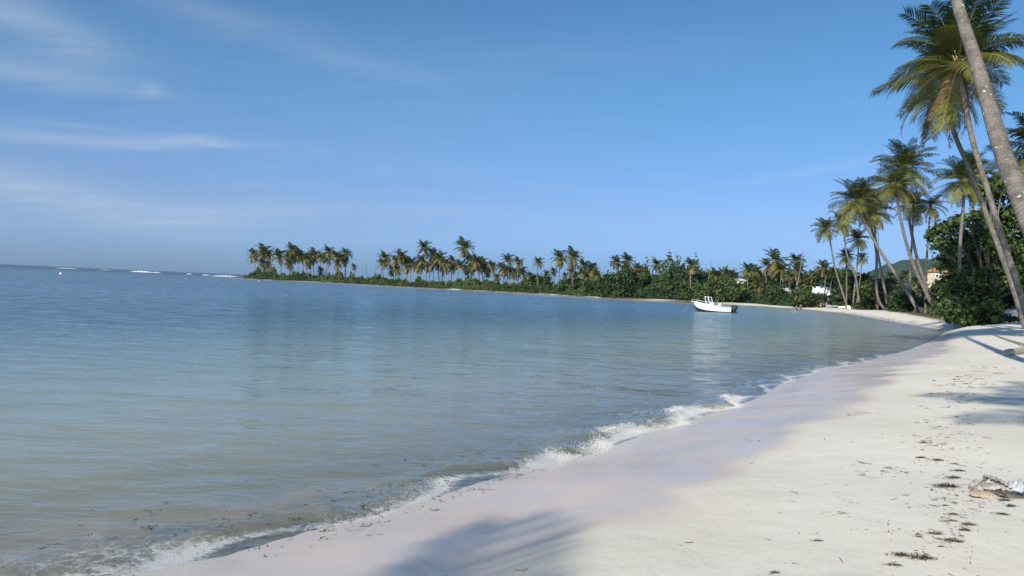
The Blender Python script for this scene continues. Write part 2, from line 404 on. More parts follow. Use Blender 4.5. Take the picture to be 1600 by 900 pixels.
# ------------------------------------------------------------------ water
def water_mat():
    m, t = new_mat('sea_water')
    p = t.pos(); s = t.attr('shore'); dep = t.attr('depth'); fo = t.attr('foam'); cyd = t.attr('range')
    # ripples: fine ones close by, longer ones further out
    pm = t.mapping(p, (0.75, 1.35, 1), (0, 0, 0.35))
    r1 = t.noise(pm, 4.2, 4.0, 0.55, 0.6)
    r2 = t.noise(t.mapping(p, (0.5, 1.25, 1), (0, 0, -0.2)), 1.1, 4.0, 0.55, 0.5)
    r3 = t.noise(t.mapping(p, (0.30, 0.85, 1), (0, 0, 0.1)), 0.32, 3.0, 0.6, 0.3)
    n = t.bump(r3, t.ss(cyd, 15.0, 60.0, 0.40, 1.0), 0.60)
    n = t.bump(r2, t.ss(cyd, 8.0, 50.0, 0.28, 1.0), 0.24, n)
    n = t.bump(r1, t.ss(cyd, 8.0, 50.0, 0.35, 1.0), 0.034, n)
    r0 = t.noise(t.mapping(p, (0.8, 1.3, 1), (0, 0, -.3)), 13.0, 3.0, 0.6, 0.4)
    n = t.bump(r0, t.ss(cyd, 60.0, 12.0, 0.0, 0.5), 0.006, n)
    # body colour: clear over the sand, turbid green-grey then blue with depth
    turb = t.mix(t.ss(dep, 0.05, 1.1), (0.36, 0.36, 0.27, 1), (0.245, 0.305, 0.245, 1))
    turb = t.mix(t.ss(dep, 0.7, 2.2), turb, (0.056, 0.132, 0.185, 1))
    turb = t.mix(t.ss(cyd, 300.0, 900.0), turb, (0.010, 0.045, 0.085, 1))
    patch = t.noise(p, 0.06, 3.0)
    turb = t.mix(t.m('MULTIPLY', t.ss(patch, 0.45, 0.7), 0.12), turb, (0.035, 0.10, 0.13, 1))
    silt = t.m('MULTIPLY', t.attr('silt'), t.ss(t.noise(p, 1.6, 5.0, 0.65, 1.0), 0.30, 0.62))
    turb = t.mix(t.m('MULTIPLY', silt, 0.85), turb, (0.26, 0.205, 0.135, 1))
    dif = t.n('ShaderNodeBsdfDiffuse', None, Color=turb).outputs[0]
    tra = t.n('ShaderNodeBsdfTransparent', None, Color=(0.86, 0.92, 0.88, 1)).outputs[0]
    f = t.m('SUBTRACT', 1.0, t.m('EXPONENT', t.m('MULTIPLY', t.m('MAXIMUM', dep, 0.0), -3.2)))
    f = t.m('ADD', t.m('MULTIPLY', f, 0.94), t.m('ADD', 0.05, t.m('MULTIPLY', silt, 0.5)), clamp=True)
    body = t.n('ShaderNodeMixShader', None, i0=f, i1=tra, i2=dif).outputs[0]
    gl = t.n('ShaderNodeBsdfGlossy', None, Color=(1, 1, 1, 1), Roughness=t.ss(cyd, 10.0, 200.0, 0.06, 0.34), Normal=n).outputs[0]
    fr = t.n('ShaderNodeFresnel', None, IOR=1.33, Normal=n).outputs[0]
    fr = t.m('MINIMUM', fr, t.ss(cyd, 60.0, 700.0, 0.70, 0.42))
    gust = t.noise(t.mapping(p, (0.55, 0.085, 1), (0, 0, 0.05)), 1.0, 5.0, 0.7)
    fr = t.m('MULTIPLY', fr, t.m('ADD', 1.0, t.m('MULTIPLY', t.ss(cyd, 60.0, 160.0), t.ss(gust, 0.3, 0.7, -0.30, 0.22))))
    chop = t.noise(t.mapping(p, (0.75, 2.1, 1), (0, 0, 0.12)), 2.4, 4.0, 0.65, 0.5)
    chop2 = t.noise(t.mapping(p, (0.6, 0.8, 1), (0, 0, -0.1)), 0.9, 4.0, 0.7, 0.3)
    cm = t.m('ADD', t.m('MULTIPLY', t.m('SUBTRACT', chop, 0.5), t.ss(cyd, 70.0, 12.0, 0.0, 2.2)), t.m('MULTIPLY', t.m('SUBTRACT', chop2, 0.5), t.m('MULTIPLY', t.ss(cyd, 18.0, 45.0), t.ss(cyd, 320.0, 120.0, 0.6, 2.6))))
    fr = t.m('MULTIPLY', fr, t.m('MAXIMUM', t.m('ADD', 1.0, cm), 0.35), clamp=True)
    surf = t.n('ShaderNodeMixShader', None, i0=fr, i1=body, i2=gl).outputs[0]
    # foam
    fn = t.noise(p, 34.0, 6.0, 0.78, 0.6); fw_ = t.noise(t.mapping(p, (1, 1, 1), (0, 0, .6)), 7.0, 4.0, 0.6, 1.2)
    thr = t.m('ADD', fo, t.m('ADD', t.m('MULTIPLY', t.m('SUBTRACT', fn, 0.5), 1.5), t.m('MULTIPLY', t.m('SUBTRACT', fw_, 0.5), 1.3)))
    ff = t.m('MULTIPLY', t.ss(thr, 0.25, 0.95), t.ss(fo, 0.02, 0.25))
    fc = t.n('ShaderNodeBsdfPrincipled', None, Base_Color=(0.80, 0.79, 0.75, 1), Roughness=0.45, Normal=t.bump(fn, 0.8, 0.02)).outputs[0]
    surf = t.n('ShaderNodeMixShader', None, i0=t.m('MULTIPLY', ff, 0.72), i1=surf, i2=fc).outputs[0]
    t.out(surf); return m
M['water'] = water_mat()

wx, wy, wf, na = polar(460, 40, 2.6, 1.0095, 70, 1.03, 8000, half=42)
ws = shore_dist(wx, wy)
wr = np.hypot(wx, wy)
def front(x, y):                            # irregular run-up of the swash
    return 0.16 * np.sin(y * 1.9 + 0.6 * x) + 0.10 * np.sin(x * 4.1 + 1.0) + 0.05 * np.sin(y * 7.3 - x * 3.0)
def crest_amp(x, y):
    return np.interp(y, [3, 5.5, 7.2, 8.0, 9.0, 9.6, 10.4, 12, 15, 17.5, 19.5, 24, 28, 34, 45], [.05, .05, .03, .045, .065, .055, .09, .105, .10, .085, .055, .05, .055, .025, .008])
def water_h(x, y, s, r):
    q = -s + front(x, y)                    # seaward distance
    A = crest_amp(x, y)
    up = np.exp(-((q - 0.42) / 0.16) ** 2); back = np.exp(-((q - 0.42) / 0.55) ** 2)
    h = A * np.where(q < 0.42, up, back)
    h = h * (1 + 0.08 * np.sin(x * 13 + y * 9) + 0.08 * np.sin(x * 29 - y * 17))
    sw_ = np.clip(1 - r / 90, 0, 1) * sstep(q, 0.6, 2.0)
    ph = q * 2 * math.pi / 2.7 + 0.8 * np.sin(y * 0.35) + 0.5 * np.sin(x * 0.5)
    h = h + 0.020 * sw_ * (np.exp(1.6 * (np.sin(ph) - 1)) - 0.3)
    for lam, ang, am in ((1.9, 65, .0035), (1.1, 100, .0022), (0.72, 80, .0015), (0.5, 118, .0010), (0.38, 70, .0007), (3.3, 88, .006)):
        kx, ky = math.cos(R_(ang)) * 2 * math.pi / lam, math.sin(R_(ang)) * 2 * math.pi / lam
        fd = np.clip(1 - r * 0.010 / lam * 1.6, 0, 1)
        h = h + am * fd * np.sin(kx * x + ky * y + 1.1 * np.sin(x * 0.9 / lam + y * 0.23) + lam * 7) * sstep(q, 0.3, 1.5)
    return h, q, A
wh, wq, wA = water_h(wx, wy, ws, wr)
wg = ground_z(wx, wy, ws)
wz = wh * 1.0
# thin film running up the sand
wz = np.where(ws > -0.15, np.maximum(wz, 0.0), wz)
foam = np.exp(-((wq - 0.20) / 0.24) ** 2) * np.clip(wA / 0.085, 0, 1) * np.clip(0.62 + 0.5 * np.sin(wx * 2.1 + wy * 1.3) + .25 * np.sin(wy * 5.1), 0, 1.1)
sedi = np.exp(-((wq - 0.9) / 0.75) ** 2) * sstep(wy, 9.5, 7.6) * (wr < 60)
foam += 0.30 * np.exp(-((wq - 0.7) / 0.5) ** 2) * sstep(wy, 7.4, 6.2) * (wr < 60)
foam *= 1 - 0.45 * sstep(wy, 15.5, 18)
foam += 0.62 * np.exp(-((wq - 0.06) / 0.14) ** 2) * (wr < 40)
keep = (ws < 1.6)
kf = keep[wf].all(1)
wf = wf[kf]
used = np.unique(wf); remap = -np.ones(len(wx), int); remap[used] = np.arange(len(used)); wf = remap[wf]
sel = lambda a: a[used]
me = mesh_np('sea', np.stack([sel(wx), sel(wy), sel(wz)], 1), wf, M['water'],
             dict(shore=sel(ws), depth=np.maximum(sel(wz) - sel(wg), 0), foam=sel(foam), silt=sel(sedi), range=sel(wr)), smooth=True)
tag(obj('sea', me), kind='structure')

# ------------------------------------------------------------------ surf bubbles (uncountable)
M['foam'] = simple('foam_bubbles', (0.82, 0.81, 0.77), 0.3, spec=0.5)
def instances(base_v, base_f, locs, rots, scales):
    """numpy stamping of a small mesh; rots (N,3,3), scales (N,) or (N,3)"""
    N = len(locs); sc = scales if scales.ndim == 2 else np.repeat(scales[:, None], 3, 1)
    V = base_v[None] * sc[:, None, :]
    V = np.einsum('nij,nkj->nki', rots, V) + locs[:, None, :]
    Fc = base_f[None] + (np.arange(N) * len(base_v))[:, None, None]
    return V.reshape(-1, 3), Fc.reshape(-1, base_f.shape[1])
def rand_rot(N, rs=NP):
    q = rs.normal(size=(N, 4)); q /= np.linalg.norm(q, axis=1)[:, None]; a, b, c, d = q.T
    return np.stack([np.stack([1 - 2 * (c * c + d * d), 2 * (b * c - a * d), 2 * (b * d + a * c)], -1),
                     np.stack([2 * (b * c + a * d), 1 - 2 * (b * b + d * d), 2 * (c * d - a * b)], -1),
                     np.stack([2 * (b * d - a * c), 2 * (c * d + a * b), 1 - 2 * (b * b + c * c)], -1)], 1)
# point and seaward normal along the waterline
def along_shore(y0, y1, N):
    pts = np.array(SH[4:4 + 16]); seg = np.linalg.norm(np.diff(pts, axis=0), axis=1); cum = np.concatenate([[0], np.cumsum(seg)])
    m = (pts[:, 1] >= y0) & (pts[:, 1] <= y1); lo = cum[m].min(); hi = cum[m].max()
    s = NP.uniform(lo, hi, N); i = np.clip(np.searchsorted(cum, s) - 1, 0, len(seg) - 1); f = ((s - cum[i]) / seg[i])[:, None]
    p = pts[i] * (1 - f) + pts[i + 1] * f; d = (pts[i + 1] - pts[i]) / seg[i][:, None]
    nrm = np.stack([-d[:, 1], d[:, 0]], 1)
    return p, nrm
octv = np.array([(1, 0, 0), (-1, 0, 0), (0, 1, 0), (0, -1, 0), (0, 0, 1), (0, 0, -1)], float)
octf = np.array([(0, 2, 4), (2, 1, 4), (1, 3, 4), (3, 0, 4), (2, 0, 5), (1, 2, 5), (3, 1, 5), (0, 3, 5)])
def bubbles(y0, y1, N, spread, hgt, smin, smax):
    p, nrm = along_shore(y0, y1, N)
    cl = np.clip(0.65 + 0.3 * np.sin(p[:, 0] * 5.3 + p[:, 1] * 2.2) + 0.3 * np.sin(p[:, 1] * 11.0 + p[:, 0]), 0.1, 1)
    k = NP.uniform(size=N) < cl; p, nrm, N = p[k], nrm[k], int(k.sum())
    off = NP.normal(0.20, spread, N) - front(p[:, 0], p[:, 1])
    x = p[:, 0] + nrm[:, 0] * off; y = p[:, 1] + nrm[:, 1] * off
    s = shore_dist(x, y); h, q, A = water_h(x, y, s, np.hypot(x, y)); g = ground_z(x, y, s)
    z = np.maximum(h, g) + np.abs(NP.normal(0, 1, N)) * hgt * np.clip(A / 0.1, 0.2, 1.4) * 0.6
    size = NP.uniform(smin, smax, N) * np.clip(A / 0.10, 0.5, 1.2)
    sc = size[:, None] * NP.uniform(0.5, 1.4, (N, 3))
    return np.stack([x, y, z], 1), sc
Ls, Ss = [], []
for args in ((9.2, 20.0, 26000, 0.10, 0.030, .0018, .0065), (7.0, 9.2, 3600, 0.09, 0.015, .002, .006), (4.0, 7.0, 5000, 0.35, 0.008, .0015, .0045), (20.0, 38.0, 3600, 0.14, 0.025, .004, .011)):
    a, b = bubbles(*args); Ls.append(a); Ss.append(b)
Ls = np.concatenate(Ls); Ss = np.concatenate(Ss)
V, Fc = instances(octv, octf, Ls, rand_rot(len(Ls)), Ss)
o = obj('surf_foam', mesh_np('surf_foam', V, Fc, M['foam'], smooth=True)); tag(o, 'white bubbly foam where the small wave breaks on the sand', 'foam', kind='stuff')

# distant breakers on the reef
def breaker(px0, px1, py, Yd, h):
    mb = MB(); rings = []
    n = 26
    for i in range(n + 1):
        f = i / n; c = onz(px0 + (px1 - px0) * f, py)
        c = at(px0 + (px1 - px0) * f, py, Yd); c.z = 0
        hh = h * (math.sin(math.pi * f) ** 0.5) * (0.65 + 0.35 * math.sin(i * 2.3) * math.sin(i * 0.9)) + 0.05
        rings.append([Vector((c.x, Yd + dy * (1 + 0.3 * math.sin(i)), z * hh - 0.05)) for dy, z in ((-3.5, 0), (-2.2, .45), (-0.8, .95), (0.6, 1.0), (2.5, .4), (4, 0))])
    mb.loft(rings, close=False); return mb.build('breaking_wave', M['foam'], smooth=True)
for (a, b, py, Yd, h, lab) in ((88, 122, 420, 900, 0.9, 'thin white breaker nearest the left edge of the far sea'), (157, 173, 422, 1000, 0.7, 'short faint breaker on the horizon between two larger ones'),
                               (205, 240, 424, 760, 2.0, 'brightest white breaker on the far reef, left of the spit'), (238, 251, 426, 740, 1.3, 'small breaker touching the right end of the brightest one'),
                               (292, 300, 428, 700, 1.2, 'tiny lone breaker midway between the bright one and the spit'), (316, 328, 431, 640, 1.0, 'small breaker just left of the surf at the spit'),
                               (330, 364, 432, 560, 0.9, 'long low line of surf rolling in at the tip of the spit'), (335, 372, 430, 640, 1.2, 'rear line of surf behind the tip of the spit')):
    tag(breaker(a, b, py, Yd, h), lab, 'wave', 'breakers on the far reef')

# ------------------------------------------------------------------ palms
def frond_arrays(th0, droop, n=45, wid=0.016, ll=0.20, seg=10, hang=0.8, seed=0, twist=0.0, var=0.4, ragged=0.0, fold=0.0, three=True):
    """frond of length 1 starting at the origin along +X; returns verts, faces(3/4), var, material index"""
    rs = np.random.RandomState(seed)
    ts = np.linspace(0, 1, 41); th = np.radians(th0 - droop * ts ** 1.25)
    xs = np.concatenate([[0], np.cumsum(np.cos(th[:-1]) / 40)]); zs = np.concatenate([[0], np.cumsum(np.sin(th[:-1]) / 40)])
    ys = twist * ts ** 2
    V, Q, T = [], [], []; matq, matt = [], []
    def curve(u): return np.array([np.interp(u, ts, xs), np.interp(u, ts, ys), np.interp(u, ts, zs)])
    def tang(u):
        a = np.radians(th0 - droop * u ** 1.25); q = np.array([np.cos(a), 2 * twist * u, np.sin(a)]); return q / np.linalg.norm(q)
    for i in range(seg + 1):                                   # midrib, triangular section
        u = i / seg; p = curve(u); T_ = tang(u); Nn = np.cross(T_, (0, 1, 0)); r = 0.013 * (1 - 0.8 * u)
        V += [p + np.array((0, r, 0)), p - np.array((0, r, 0)), p + Nn * r * 1.2]
        if i:
            b = (i - 1) * 3
            for k in range(3): Q.append((b + k, b + (k + 1) % 3, b + 3 + (k + 1) % 3, b + 3 + k)); matq.append(1)
    for side in (-1, 1):
        for j in range(n):
            u = 0.13 + 0.86 * (j + rs.uniform(-.3, .3)) / (n - 1); u = min(max(u, .1), .995)
            if rs.uniform() < ragged: continue
            p = curve(u); T_ = tang(u); S = np.array((0, side, 0.0)); U = np.cross(S, T_) * side; U = U if U[2] > 0 else -U
            L = ll * (0.35 + 0.75 * math.sin(math.pi * min(1, (u * 0.92 + 0.02)) ** 0.8)) * rs.uniform(.85, 1.1)
            fw = 0.45 + 0.6 * u
            h1 = hang * rs.uniform(.6, 1.2)
            d1 = T_ * fw * .8 + S * (1 - fold) + U * (0.30 + fold) * (1 - hang * .6); d1 /= np.linalg.norm(d1)
            d2 = d1 + np.array((0, 0, -1.0)) * h1; d2 /= np.linalg.norm(d2)
            d3 = d2 + np.array((0, 0, -1.0)) * h1 * 1.2; d3 /= np.linalg.norm(d3)
            wv = T_ * wid * rs.uniform(.8, 1.15)
            a = p; m1 = p + d1 * L * .35; m2 = m1 + d2 * L * .35; e = m2 + d3 * L * .30
            b = len(V)
            if three:
                V += [a - wv * .3, a + wv * .3, m1 - wv * .5, m1 + wv * .5, m2 - wv * .4, m2 + wv * .4, e]
                Q += [(b, b + 1, b + 3, b + 2), (b + 2, b + 3, b + 5, b + 4)]; matq += [0, 0]; T.append((b + 4, b + 5, b + 6)); matt.append(0)
            else:
                V += [a - wv * .4, a + wv * .4, m2 - wv * .5, m2 + wv * .5, e]
                Q.append((b, b + 1, b + 3, b + 2)); matq.append(0); T.append((b + 2, b + 3, b + 4)); matt.append(0)
    V = np.array(V); vv = np.full(len(V), var) + rs.uniform(-.07, .07, len(V))
    return V, np.array(Q), np.array(T), vv, matq + matt
def frond_mesh(name, dead=False, **kw):
    V, Q, T, vv, mi = frond_arrays(**kw)
    return mesh_np(name, V, [Q, T], [M['dead'] if dead else M['frond'], M['dead'] if dead else M['rachis']], dict(var=vv), mi=mi)

# frond kinds: (start angle, droop, weight of yellow)
KINDS = dict(spear=(82, 30, .08), up=(66, 50, .10), arch=(42, 66, .20), flat=(16, 60, .36), low=(-12, 48, .58), hang=(-42, 36, .74), dead=(-62, 24, .5), deadout=(-30, 52, .5))
FM = {}
for res, n, wid, seg, three in (('fine', 56, .0165, 14, True), ('mid', 30, .0235, 8, False)):
    for k, (a, d, v) in KINDS.items():
        for vi in range(3 if k != 'spear' else 1):
            dead = k.startswith('dead')
            FM[(res, k, vi)] = frond_mesh('frond_' + k, dead, th0=a + (vi - 1) * 6, droop=d + (vi - 1) * 16, n=n, wid=wid, seg=seg, three=three,
                                          hang=0.25 if k in ('spear', 'up') else (0.9 if dead else 0.55), seed=vi * 17 + len(k), twist=(vi - 1) * 0.09, var=v,
                                          ragged=0.45 if dead else 0.06, fold=0.45 if dead else 0.0, ll=0.345 if not dead else 0.17)
RECIPE = [('spear', 2), ('up', 8), ('arch', 9), ('flat', 7), ('low', 6), ('hang', 5), ('dead', 4)]

KY = 1.0; DY = 0.0
def path_eval(pts, n):
    P = [Vector(p) for p in pts]; out = []
    m = len(P) - 1
    for i in range(n + 1):
        u = i / n * m; k = min(int(u), m - 1); f = u - k
        p0, p1, p2, p3 = P[max(k - 1, 0)], P[k], P[k + 1], P[min(k + 2, m)]
        out.append(0.5 * ((2 * p1) + (p2 - p0) * f + (2 * p0 - 5 * p1 + 4 * p2 - p3) * f * f + (3 * p1 - p0 - 3 * p2 + p3) * f ** 3))
    return out
def trunk_mesh(pts, r0, r1, n=10, rings=40, ringed=0.0, flare=0.5):
    c = path_eval(pts, rings); L = 0; al = [0]
    for a, b in zip(c[:-1], c[1:]): L += (b - a).length; al.append(L)
    rad = []
    for i, s in enumerate(al):
        f = s / L
        r = r0 + (r1 - r0) * f ** 0.8 + flare * r0 * math.exp(-s / 0.45)
        if ringed: r *= 1 + ringed * (1 - (s / 0.13) % 1.0)
        rad.append(r)
    mb = MB(); mb.tube(c, rad, n)
    V = np.array(mb.v); me = bpy.data.meshes.new('trunk'); me.from_pydata(mb.v, [], mb.f); me.update(); me.materials.append(M['trunk'])
    me.polygons.foreach_set('use_smooth', [True] * len(me.polygons))
    a = me.attributes.new('along', 'FLOAT', 'POINT'); a.data.foreach_set('value', np.repeat(np.array(al, np.float32), n))
    return me

def root_ball(name, parent, loc, rx, ry, h, seed=1):
    rs = random.Random(seed); mb = MB(); rings = []
    n = 36
    for j, (f, q) in enumerate(((1.0, -.15), (.97, .15), (.86, .45), (.66, .72), (.42, .92), (.2, 1.02), (.05, 1.05))):
        rings.append([Vector((rx * f * math.cos(2 * math.pi * k / n) * (1 + 0.10 * math.sin(k * 5 + seed) + rs.uniform(-.06, .06)), ry * f * math.sin(2 * math.pi * k / n) * (1 + 0.1 * math.sin(k * 4) + rs.uniform(-.06, .06)), h * q + rs.uniform(-.04, .04))) for k in range(n)])
    mb.loft(rings)
    for _ in range(26):
        a = rs.uniform(0, 2 * math.pi); f = rs.uniform(.5, .9)
        p0 = Vector((rx * f * math.cos(a), ry * f * math.sin(a), h * (1.0 - f * .6)))
        p2 = Vector((rx * 1.08 * math.cos(a), ry * 1.08 * math.sin(a), -0.02)); mb.tube([p0, (p0 + p2) / 2 + Vector((0, 0, .06)), p2], [.03, .022, .012], 4)
    return mb.build(name, M['root'], parent, loc=loc)

def palm(name_label, path, frad, res='mid', r0=0.26, r1=0.14, group=None, seed=0, recipe=None, roots=None, nrings=40, nsides=10, ringed=0.0, wind=-0.12, fsc=(0.85, 1.1), flare=.35):
    """path: world points from the ground to the crown; frad: frond length"""
    global KY
    rs = random.Random(seed * 131 + 5)
    frad *= KY; r0 *= KY ** .7; r1 *= KY ** .7; KY = 1.0
    base = Vector(path[0]); root = empty('coconut_palm', base); tag(root, name_label, 'palm tree', group)
    rel = [Vector(p) - base for p in path]; rel[0] = rel[0] - Vector((0, 0, 0.25))
    obj('trunk', trunk_mesh(rel, r0, r1, nsides, nrings, ringed, flare), root)
    top = rel[-1]
    k = 0; tot = sum(n for _, n in (recipe or RECIPE)); ga = rs.uniform(0, 6.28)
    for kind, n in (recipe or RECIPE):
        for j in range(n):
            ga += 2.39996 + rs.uniform(-.25, .25)
            azi = ga
            me = FM[(res, kind, rs.randrange(3) if kind != 'spear' else 0)]
            rot = Euler((rs.uniform(-.15, .15), rs.uniform(-.12, .12) - wind * math.cos(azi) * 0.6, azi))
            s = frad * rs.uniform(*fsc) * (0.8 if kind == 'spear' else 1.0)
            obj('dead_frond' if kind.startswith('dead') else 'frond', me, root, top + Vector((math.cos(azi) * r1 * .6, math.sin(azi) * r1 * .6, -0.12 + 0.25 * (1 - k / tot))), rot, s)
            k += 1
    # crown shaft of old leaf bases
    mb = MB(); mb.tube([top - Vector((0, 0, .35)), top - Vector((0, 0, .1)), top + Vector((0, 0, .25)), top + Vector((0, 0, .6))], [r1 * 1.05, r1 * 1.7, r1 * 1.3, r1 * .3], 8)
    mb.build('crown_shaft', M['dead'], root)
    if roots: root_ball('root_mass', root, Vector((0, 0, -0.05)), *roots, seed=seed)
    return root

def pth(pixels):
    """list of (px, py, Y); first is dropped to the ground"""
    px, py, Yd = pixels[0]; h = hit(px, py)
    if abs(h.y - Yd) < 0.6 * Yd: g = h
    else: g = at(px, py, Yd); g.z = gz(g.x, g.y)
    global DY, KY; DY = g.y - Yd; KY = g.y / Yd
    return [g]
def A(px, py, Yd): return at(px, py, Yd + DY)

G_NEAR = 'tall leaning coconut palms along the right-hand beach'
palm('huge ringed palm trunk leaning in at the right edge, crown out of view above', [*(pth([(1700, 592, 13.4)])), A(1660, 470, 13.7), A(1607, 340, 14.4), A(1566, 235, 15.5), A(1532, 120, 16.8), A(1494, 0, 18.2), A(1455, -130, 19.6), A(1425, -270, 20.6)],
     3.9, 'fine', 0.25, 0.07, G_NEAR, 1, [('spear', 2), ('up', 8), ('arch', 12), ('flat', 7)], nrings=260, nsides=18, ringed=0.06, flare=.15)
palm('palm with pale sunlit trunk and the largest crown of yellowing fronds', [*(pth([(1614, 522, 34)])), A(1600, 476, 34.2), A(1566, 372, 34.6), A(1541, 290, 35), A(1518, 212, 35.4), A(1497, 100, 36)],
     3.25, 'fine', 0.17, 0.115, G_NEAR, 2, [('spear', 2), ('up', 12), ('arch', 8), ('flat', 6), ('low', 4), ('hang', 2), ('dead', 2)], nrings=60, nsides=14)
palm('palm with darker trunk and drooping brown fronds, left behind the pale-trunked one', [*(pth([(1606, 515, 38)])), A(1578, 435, 38.2), A(1545, 345, 38.6), A(1512, 258, 39), A(1490, 205, 39.2), A(1474, 132, 39.6)],
     3.1, 'fine', 0.17, 0.115, G_NEAR, 3, [('spear', 1), ('up', 3), ('arch', 4), ('flat', 4), ('low', 4), ('hang', 3), ('dead', 9), ('deadout', 2)], nrings=60, nsides=14)
palm('palm at the right edge with only its left fronds showing over the bushes', [at(1668, 508, 50), at(1650, 380, 50), at(1632, 245, 50)], 3.6, 'fine', 0.2, .13, G_NEAR, 4, nrings=20)
palm('slim upright palm growing out of the dark broad-leaved tree', [at(1500, 478, 73), at(1500, 390, 73), at(1505, 320, 73), at(1503, 282, 73)], 2.9, 'mid', 0.2, .13, G_NEAR, 5)
palm('small dark palm crown half hidden behind the leaning trunks', [at(1522, 478, 95), at(1520, 330, 95), at(1520, 258, 95)], 2.0, 'mid', 0.16, .11, G_NEAR, 6)
palm('tallest palm of the middle beach group, crown standing above its neighbours', [*(pth([(1457, 476, 84)])), A(1448, 450, 84), A(1432, 400, 84), A(1418, 326, 84), A(1413, 262, 84)], 3.6, 'mid', 0.24, .15, G_NEAR, 7)
palm('palm leaning left beside the tallest one, with a bare dark root ball', [*(pth([(1467, 492, 80)])), A(1446, 455, 80.5), A(1423, 402, 81), A(1408, 346, 81), A(1399, 290, 81)], 2.9, 'mid', 0.24, .15, G_NEAR, 8,
     [('up', 5), ('arch', 7), ('flat', 7), ('low', 6), ('hang', 5), ('dead', 3), ('deadout', 3)], roots=(.9, .8, .7))
palm('straight palm whose smaller crown hangs below the tallest one', [*(pth([(1424, 478, 112)])), A(1422, 430, 112), A(1426, 360, 112), A(1427, 322, 112)], 3.0, 'mid', 0.2, .13, G_NEAR, 9)
palm('palm with a brown skirt of dead fronds right of the tallest palm', [*(pth([(1447, 478, 112)])), A(1447, 430, 112), A(1450, 370, 112), A(1454, 322, 112)], 2.7, 'mid', 0.2, .13, G_NEAR, 10,
     [('up', 4), ('arch', 5), ('flat', 5), ('low', 4), ('hang', 3), ('dead', 7)])
palm('palm leaning far over the sand on a long diagonal trunk', [*(pth([(1438, 488, 90)])), A(1420, 460, 92), A(1399, 428, 95), A(1374, 390, 98), A(1352, 350, 100), A(1339, 314, 101)], 3.7, 'mid', 0.27, .15, G_NEAR, 11, roots=(1.1, .8, .8))
palm('right-hand palm of the pair rising from one shared root mound', [*(pth([(1390, 484, 108)])), A(1384, 462, 108), A(1378, 430, 108), A(1369, 380, 108), A(1364, 332, 108)], 3.1, 'mid', 0.24, .14, G_NEAR, 12,
     [('up', 6), ('arch', 8), ('flat', 7), ('low', 6), ('hang', 6), ('dead', 5)], roots=(1.35, 1.0, .65))
palm('left-hand palm of the pair, trunk bending behind the person in red', [*(pth([(1385, 484, 110)])), A(1372, 466, 110), A(1369, 430, 110), A(1369, 395, 110), A(1360, 345, 110), A(1356, 318, 110)], 3.0, 'mid', 0.22, .14, G_NEAR, 13)
palm('outermost leaning palm of the right beach, left of all its neighbours', [*(pth([(1326, 476, 158)])), A(1316, 455, 158), A(1305, 420, 158), A(1297, 378, 158), A(1290, 358, 158)], 3.0, 'mid', 0.25, .15, G_NEAR, 14)
palm('palm with shaggy brown crown next to the outermost leaning one', [*(pth([(1345, 468, 150)])), A(1337, 434, 150), A(1324, 400, 150), A(1319, 370, 150), A(1316, 347, 150)], 3.1, 'mid', 0.24, .15, G_NEAR, 15,
     [('up', 3), ('arch', 5), ('flat', 6), ('low', 5), ('hang', 5), ('dead', 4)])
palm('small round-crowned palm below the shaggy brown one', [*(pth([(1333, 462, 160)])), A(1338, 425, 160), A(1341, 395, 160), A(1340, 374, 160)], 2.7, 'mid', 0.2, .13, G_NEAR, 16)
palm('short palm with yellow drooping fronds between two leaning trunks', [*(pth([(1323, 470, 180)])), A(1323, 435, 180), A(1322, 401, 180)], 2.4, 'mid', 0.2, .13, G_NEAR, 17)
palm('smallest thin palm of the right beach, against the sky gap', [*(pth([(1338, 468, 175)])), A(1345, 428, 175), A(1347, 404, 175)], 1.7, 'mid', 0.16, .11, G_NEAR, 18)
# palms behind the photographer whose shadows reach the sand
for i, (bx, by, cx, cy, h) in enumerate(((-9.0, -21, -13.3, -14.8, 12.2), (3.5, -11.5, -1.9, -4.9, 13.2))):
    palm(['palm behind the viewer leaning to the water', 'palm behind the viewer further up the beach'][i],
         [Vector((bx, by, gz(bx, by))), Vector(((bx * 2 + cx) / 3, (by * 2 + cy) / 3, h * .45)), Vector((cx, cy, h))], 3.1, 'mid', .2, .13, 'palms behind the viewer', 40 + i,
         [('up', 4), ('arch', 6), ('flat', 5), ('low', 2)], nrings=16)

def bare_trunk(label, path, r0, r1, cat='dead tree', grp=None):
    b = Vector(path[0]); rel = [Vector(p) - b for p in path]; o = obj('dead_palm_trunk', trunk_mesh(rel, r0, r1, 7, 20, 0, .3)); o.location = b; tag(o, label, cat, grp); return o
G_BARE = 'bare dead palm trunks'
bare_trunk('tall bare grey trunk leaning right, beyond the white-roofed house', [*(pth([(1240, 474, 175)])), A(1247, 440, 175), A(1252, 412, 175), A(1254, 393, 175)], .3, .05, grp=G_BARE)
bare_trunk('thin bare trunk leaning right above the trees behind the boat', [*(pth([(1106, 460, 215)])), A(1107, 440, 215), A(1110, 420, 215), A(1112, 405, 215)], .25, .05, grp=G_BARE)
bare_trunk('bare pointed trunk among the leaning beach palms', [*(pth([(1372, 470, 115)])), A(1371, 420, 115), A(1373, 364, 115)], .16, .04, grp=G_BARE)
bare_trunk('left of two bare sticks standing in the gap of the spit', [*(pth([(574, 436, 320)])), A(573, 424, 320), A(571, 412, 320)], .2, .1, grp=G_BARE)
bare_trunk('right of two bare sticks standing in the gap of the spit', [*(pth([(585, 436, 320)])), A(586, 425, 320), A(587, 414, 320)], .2, .08, grp=G_BARE)

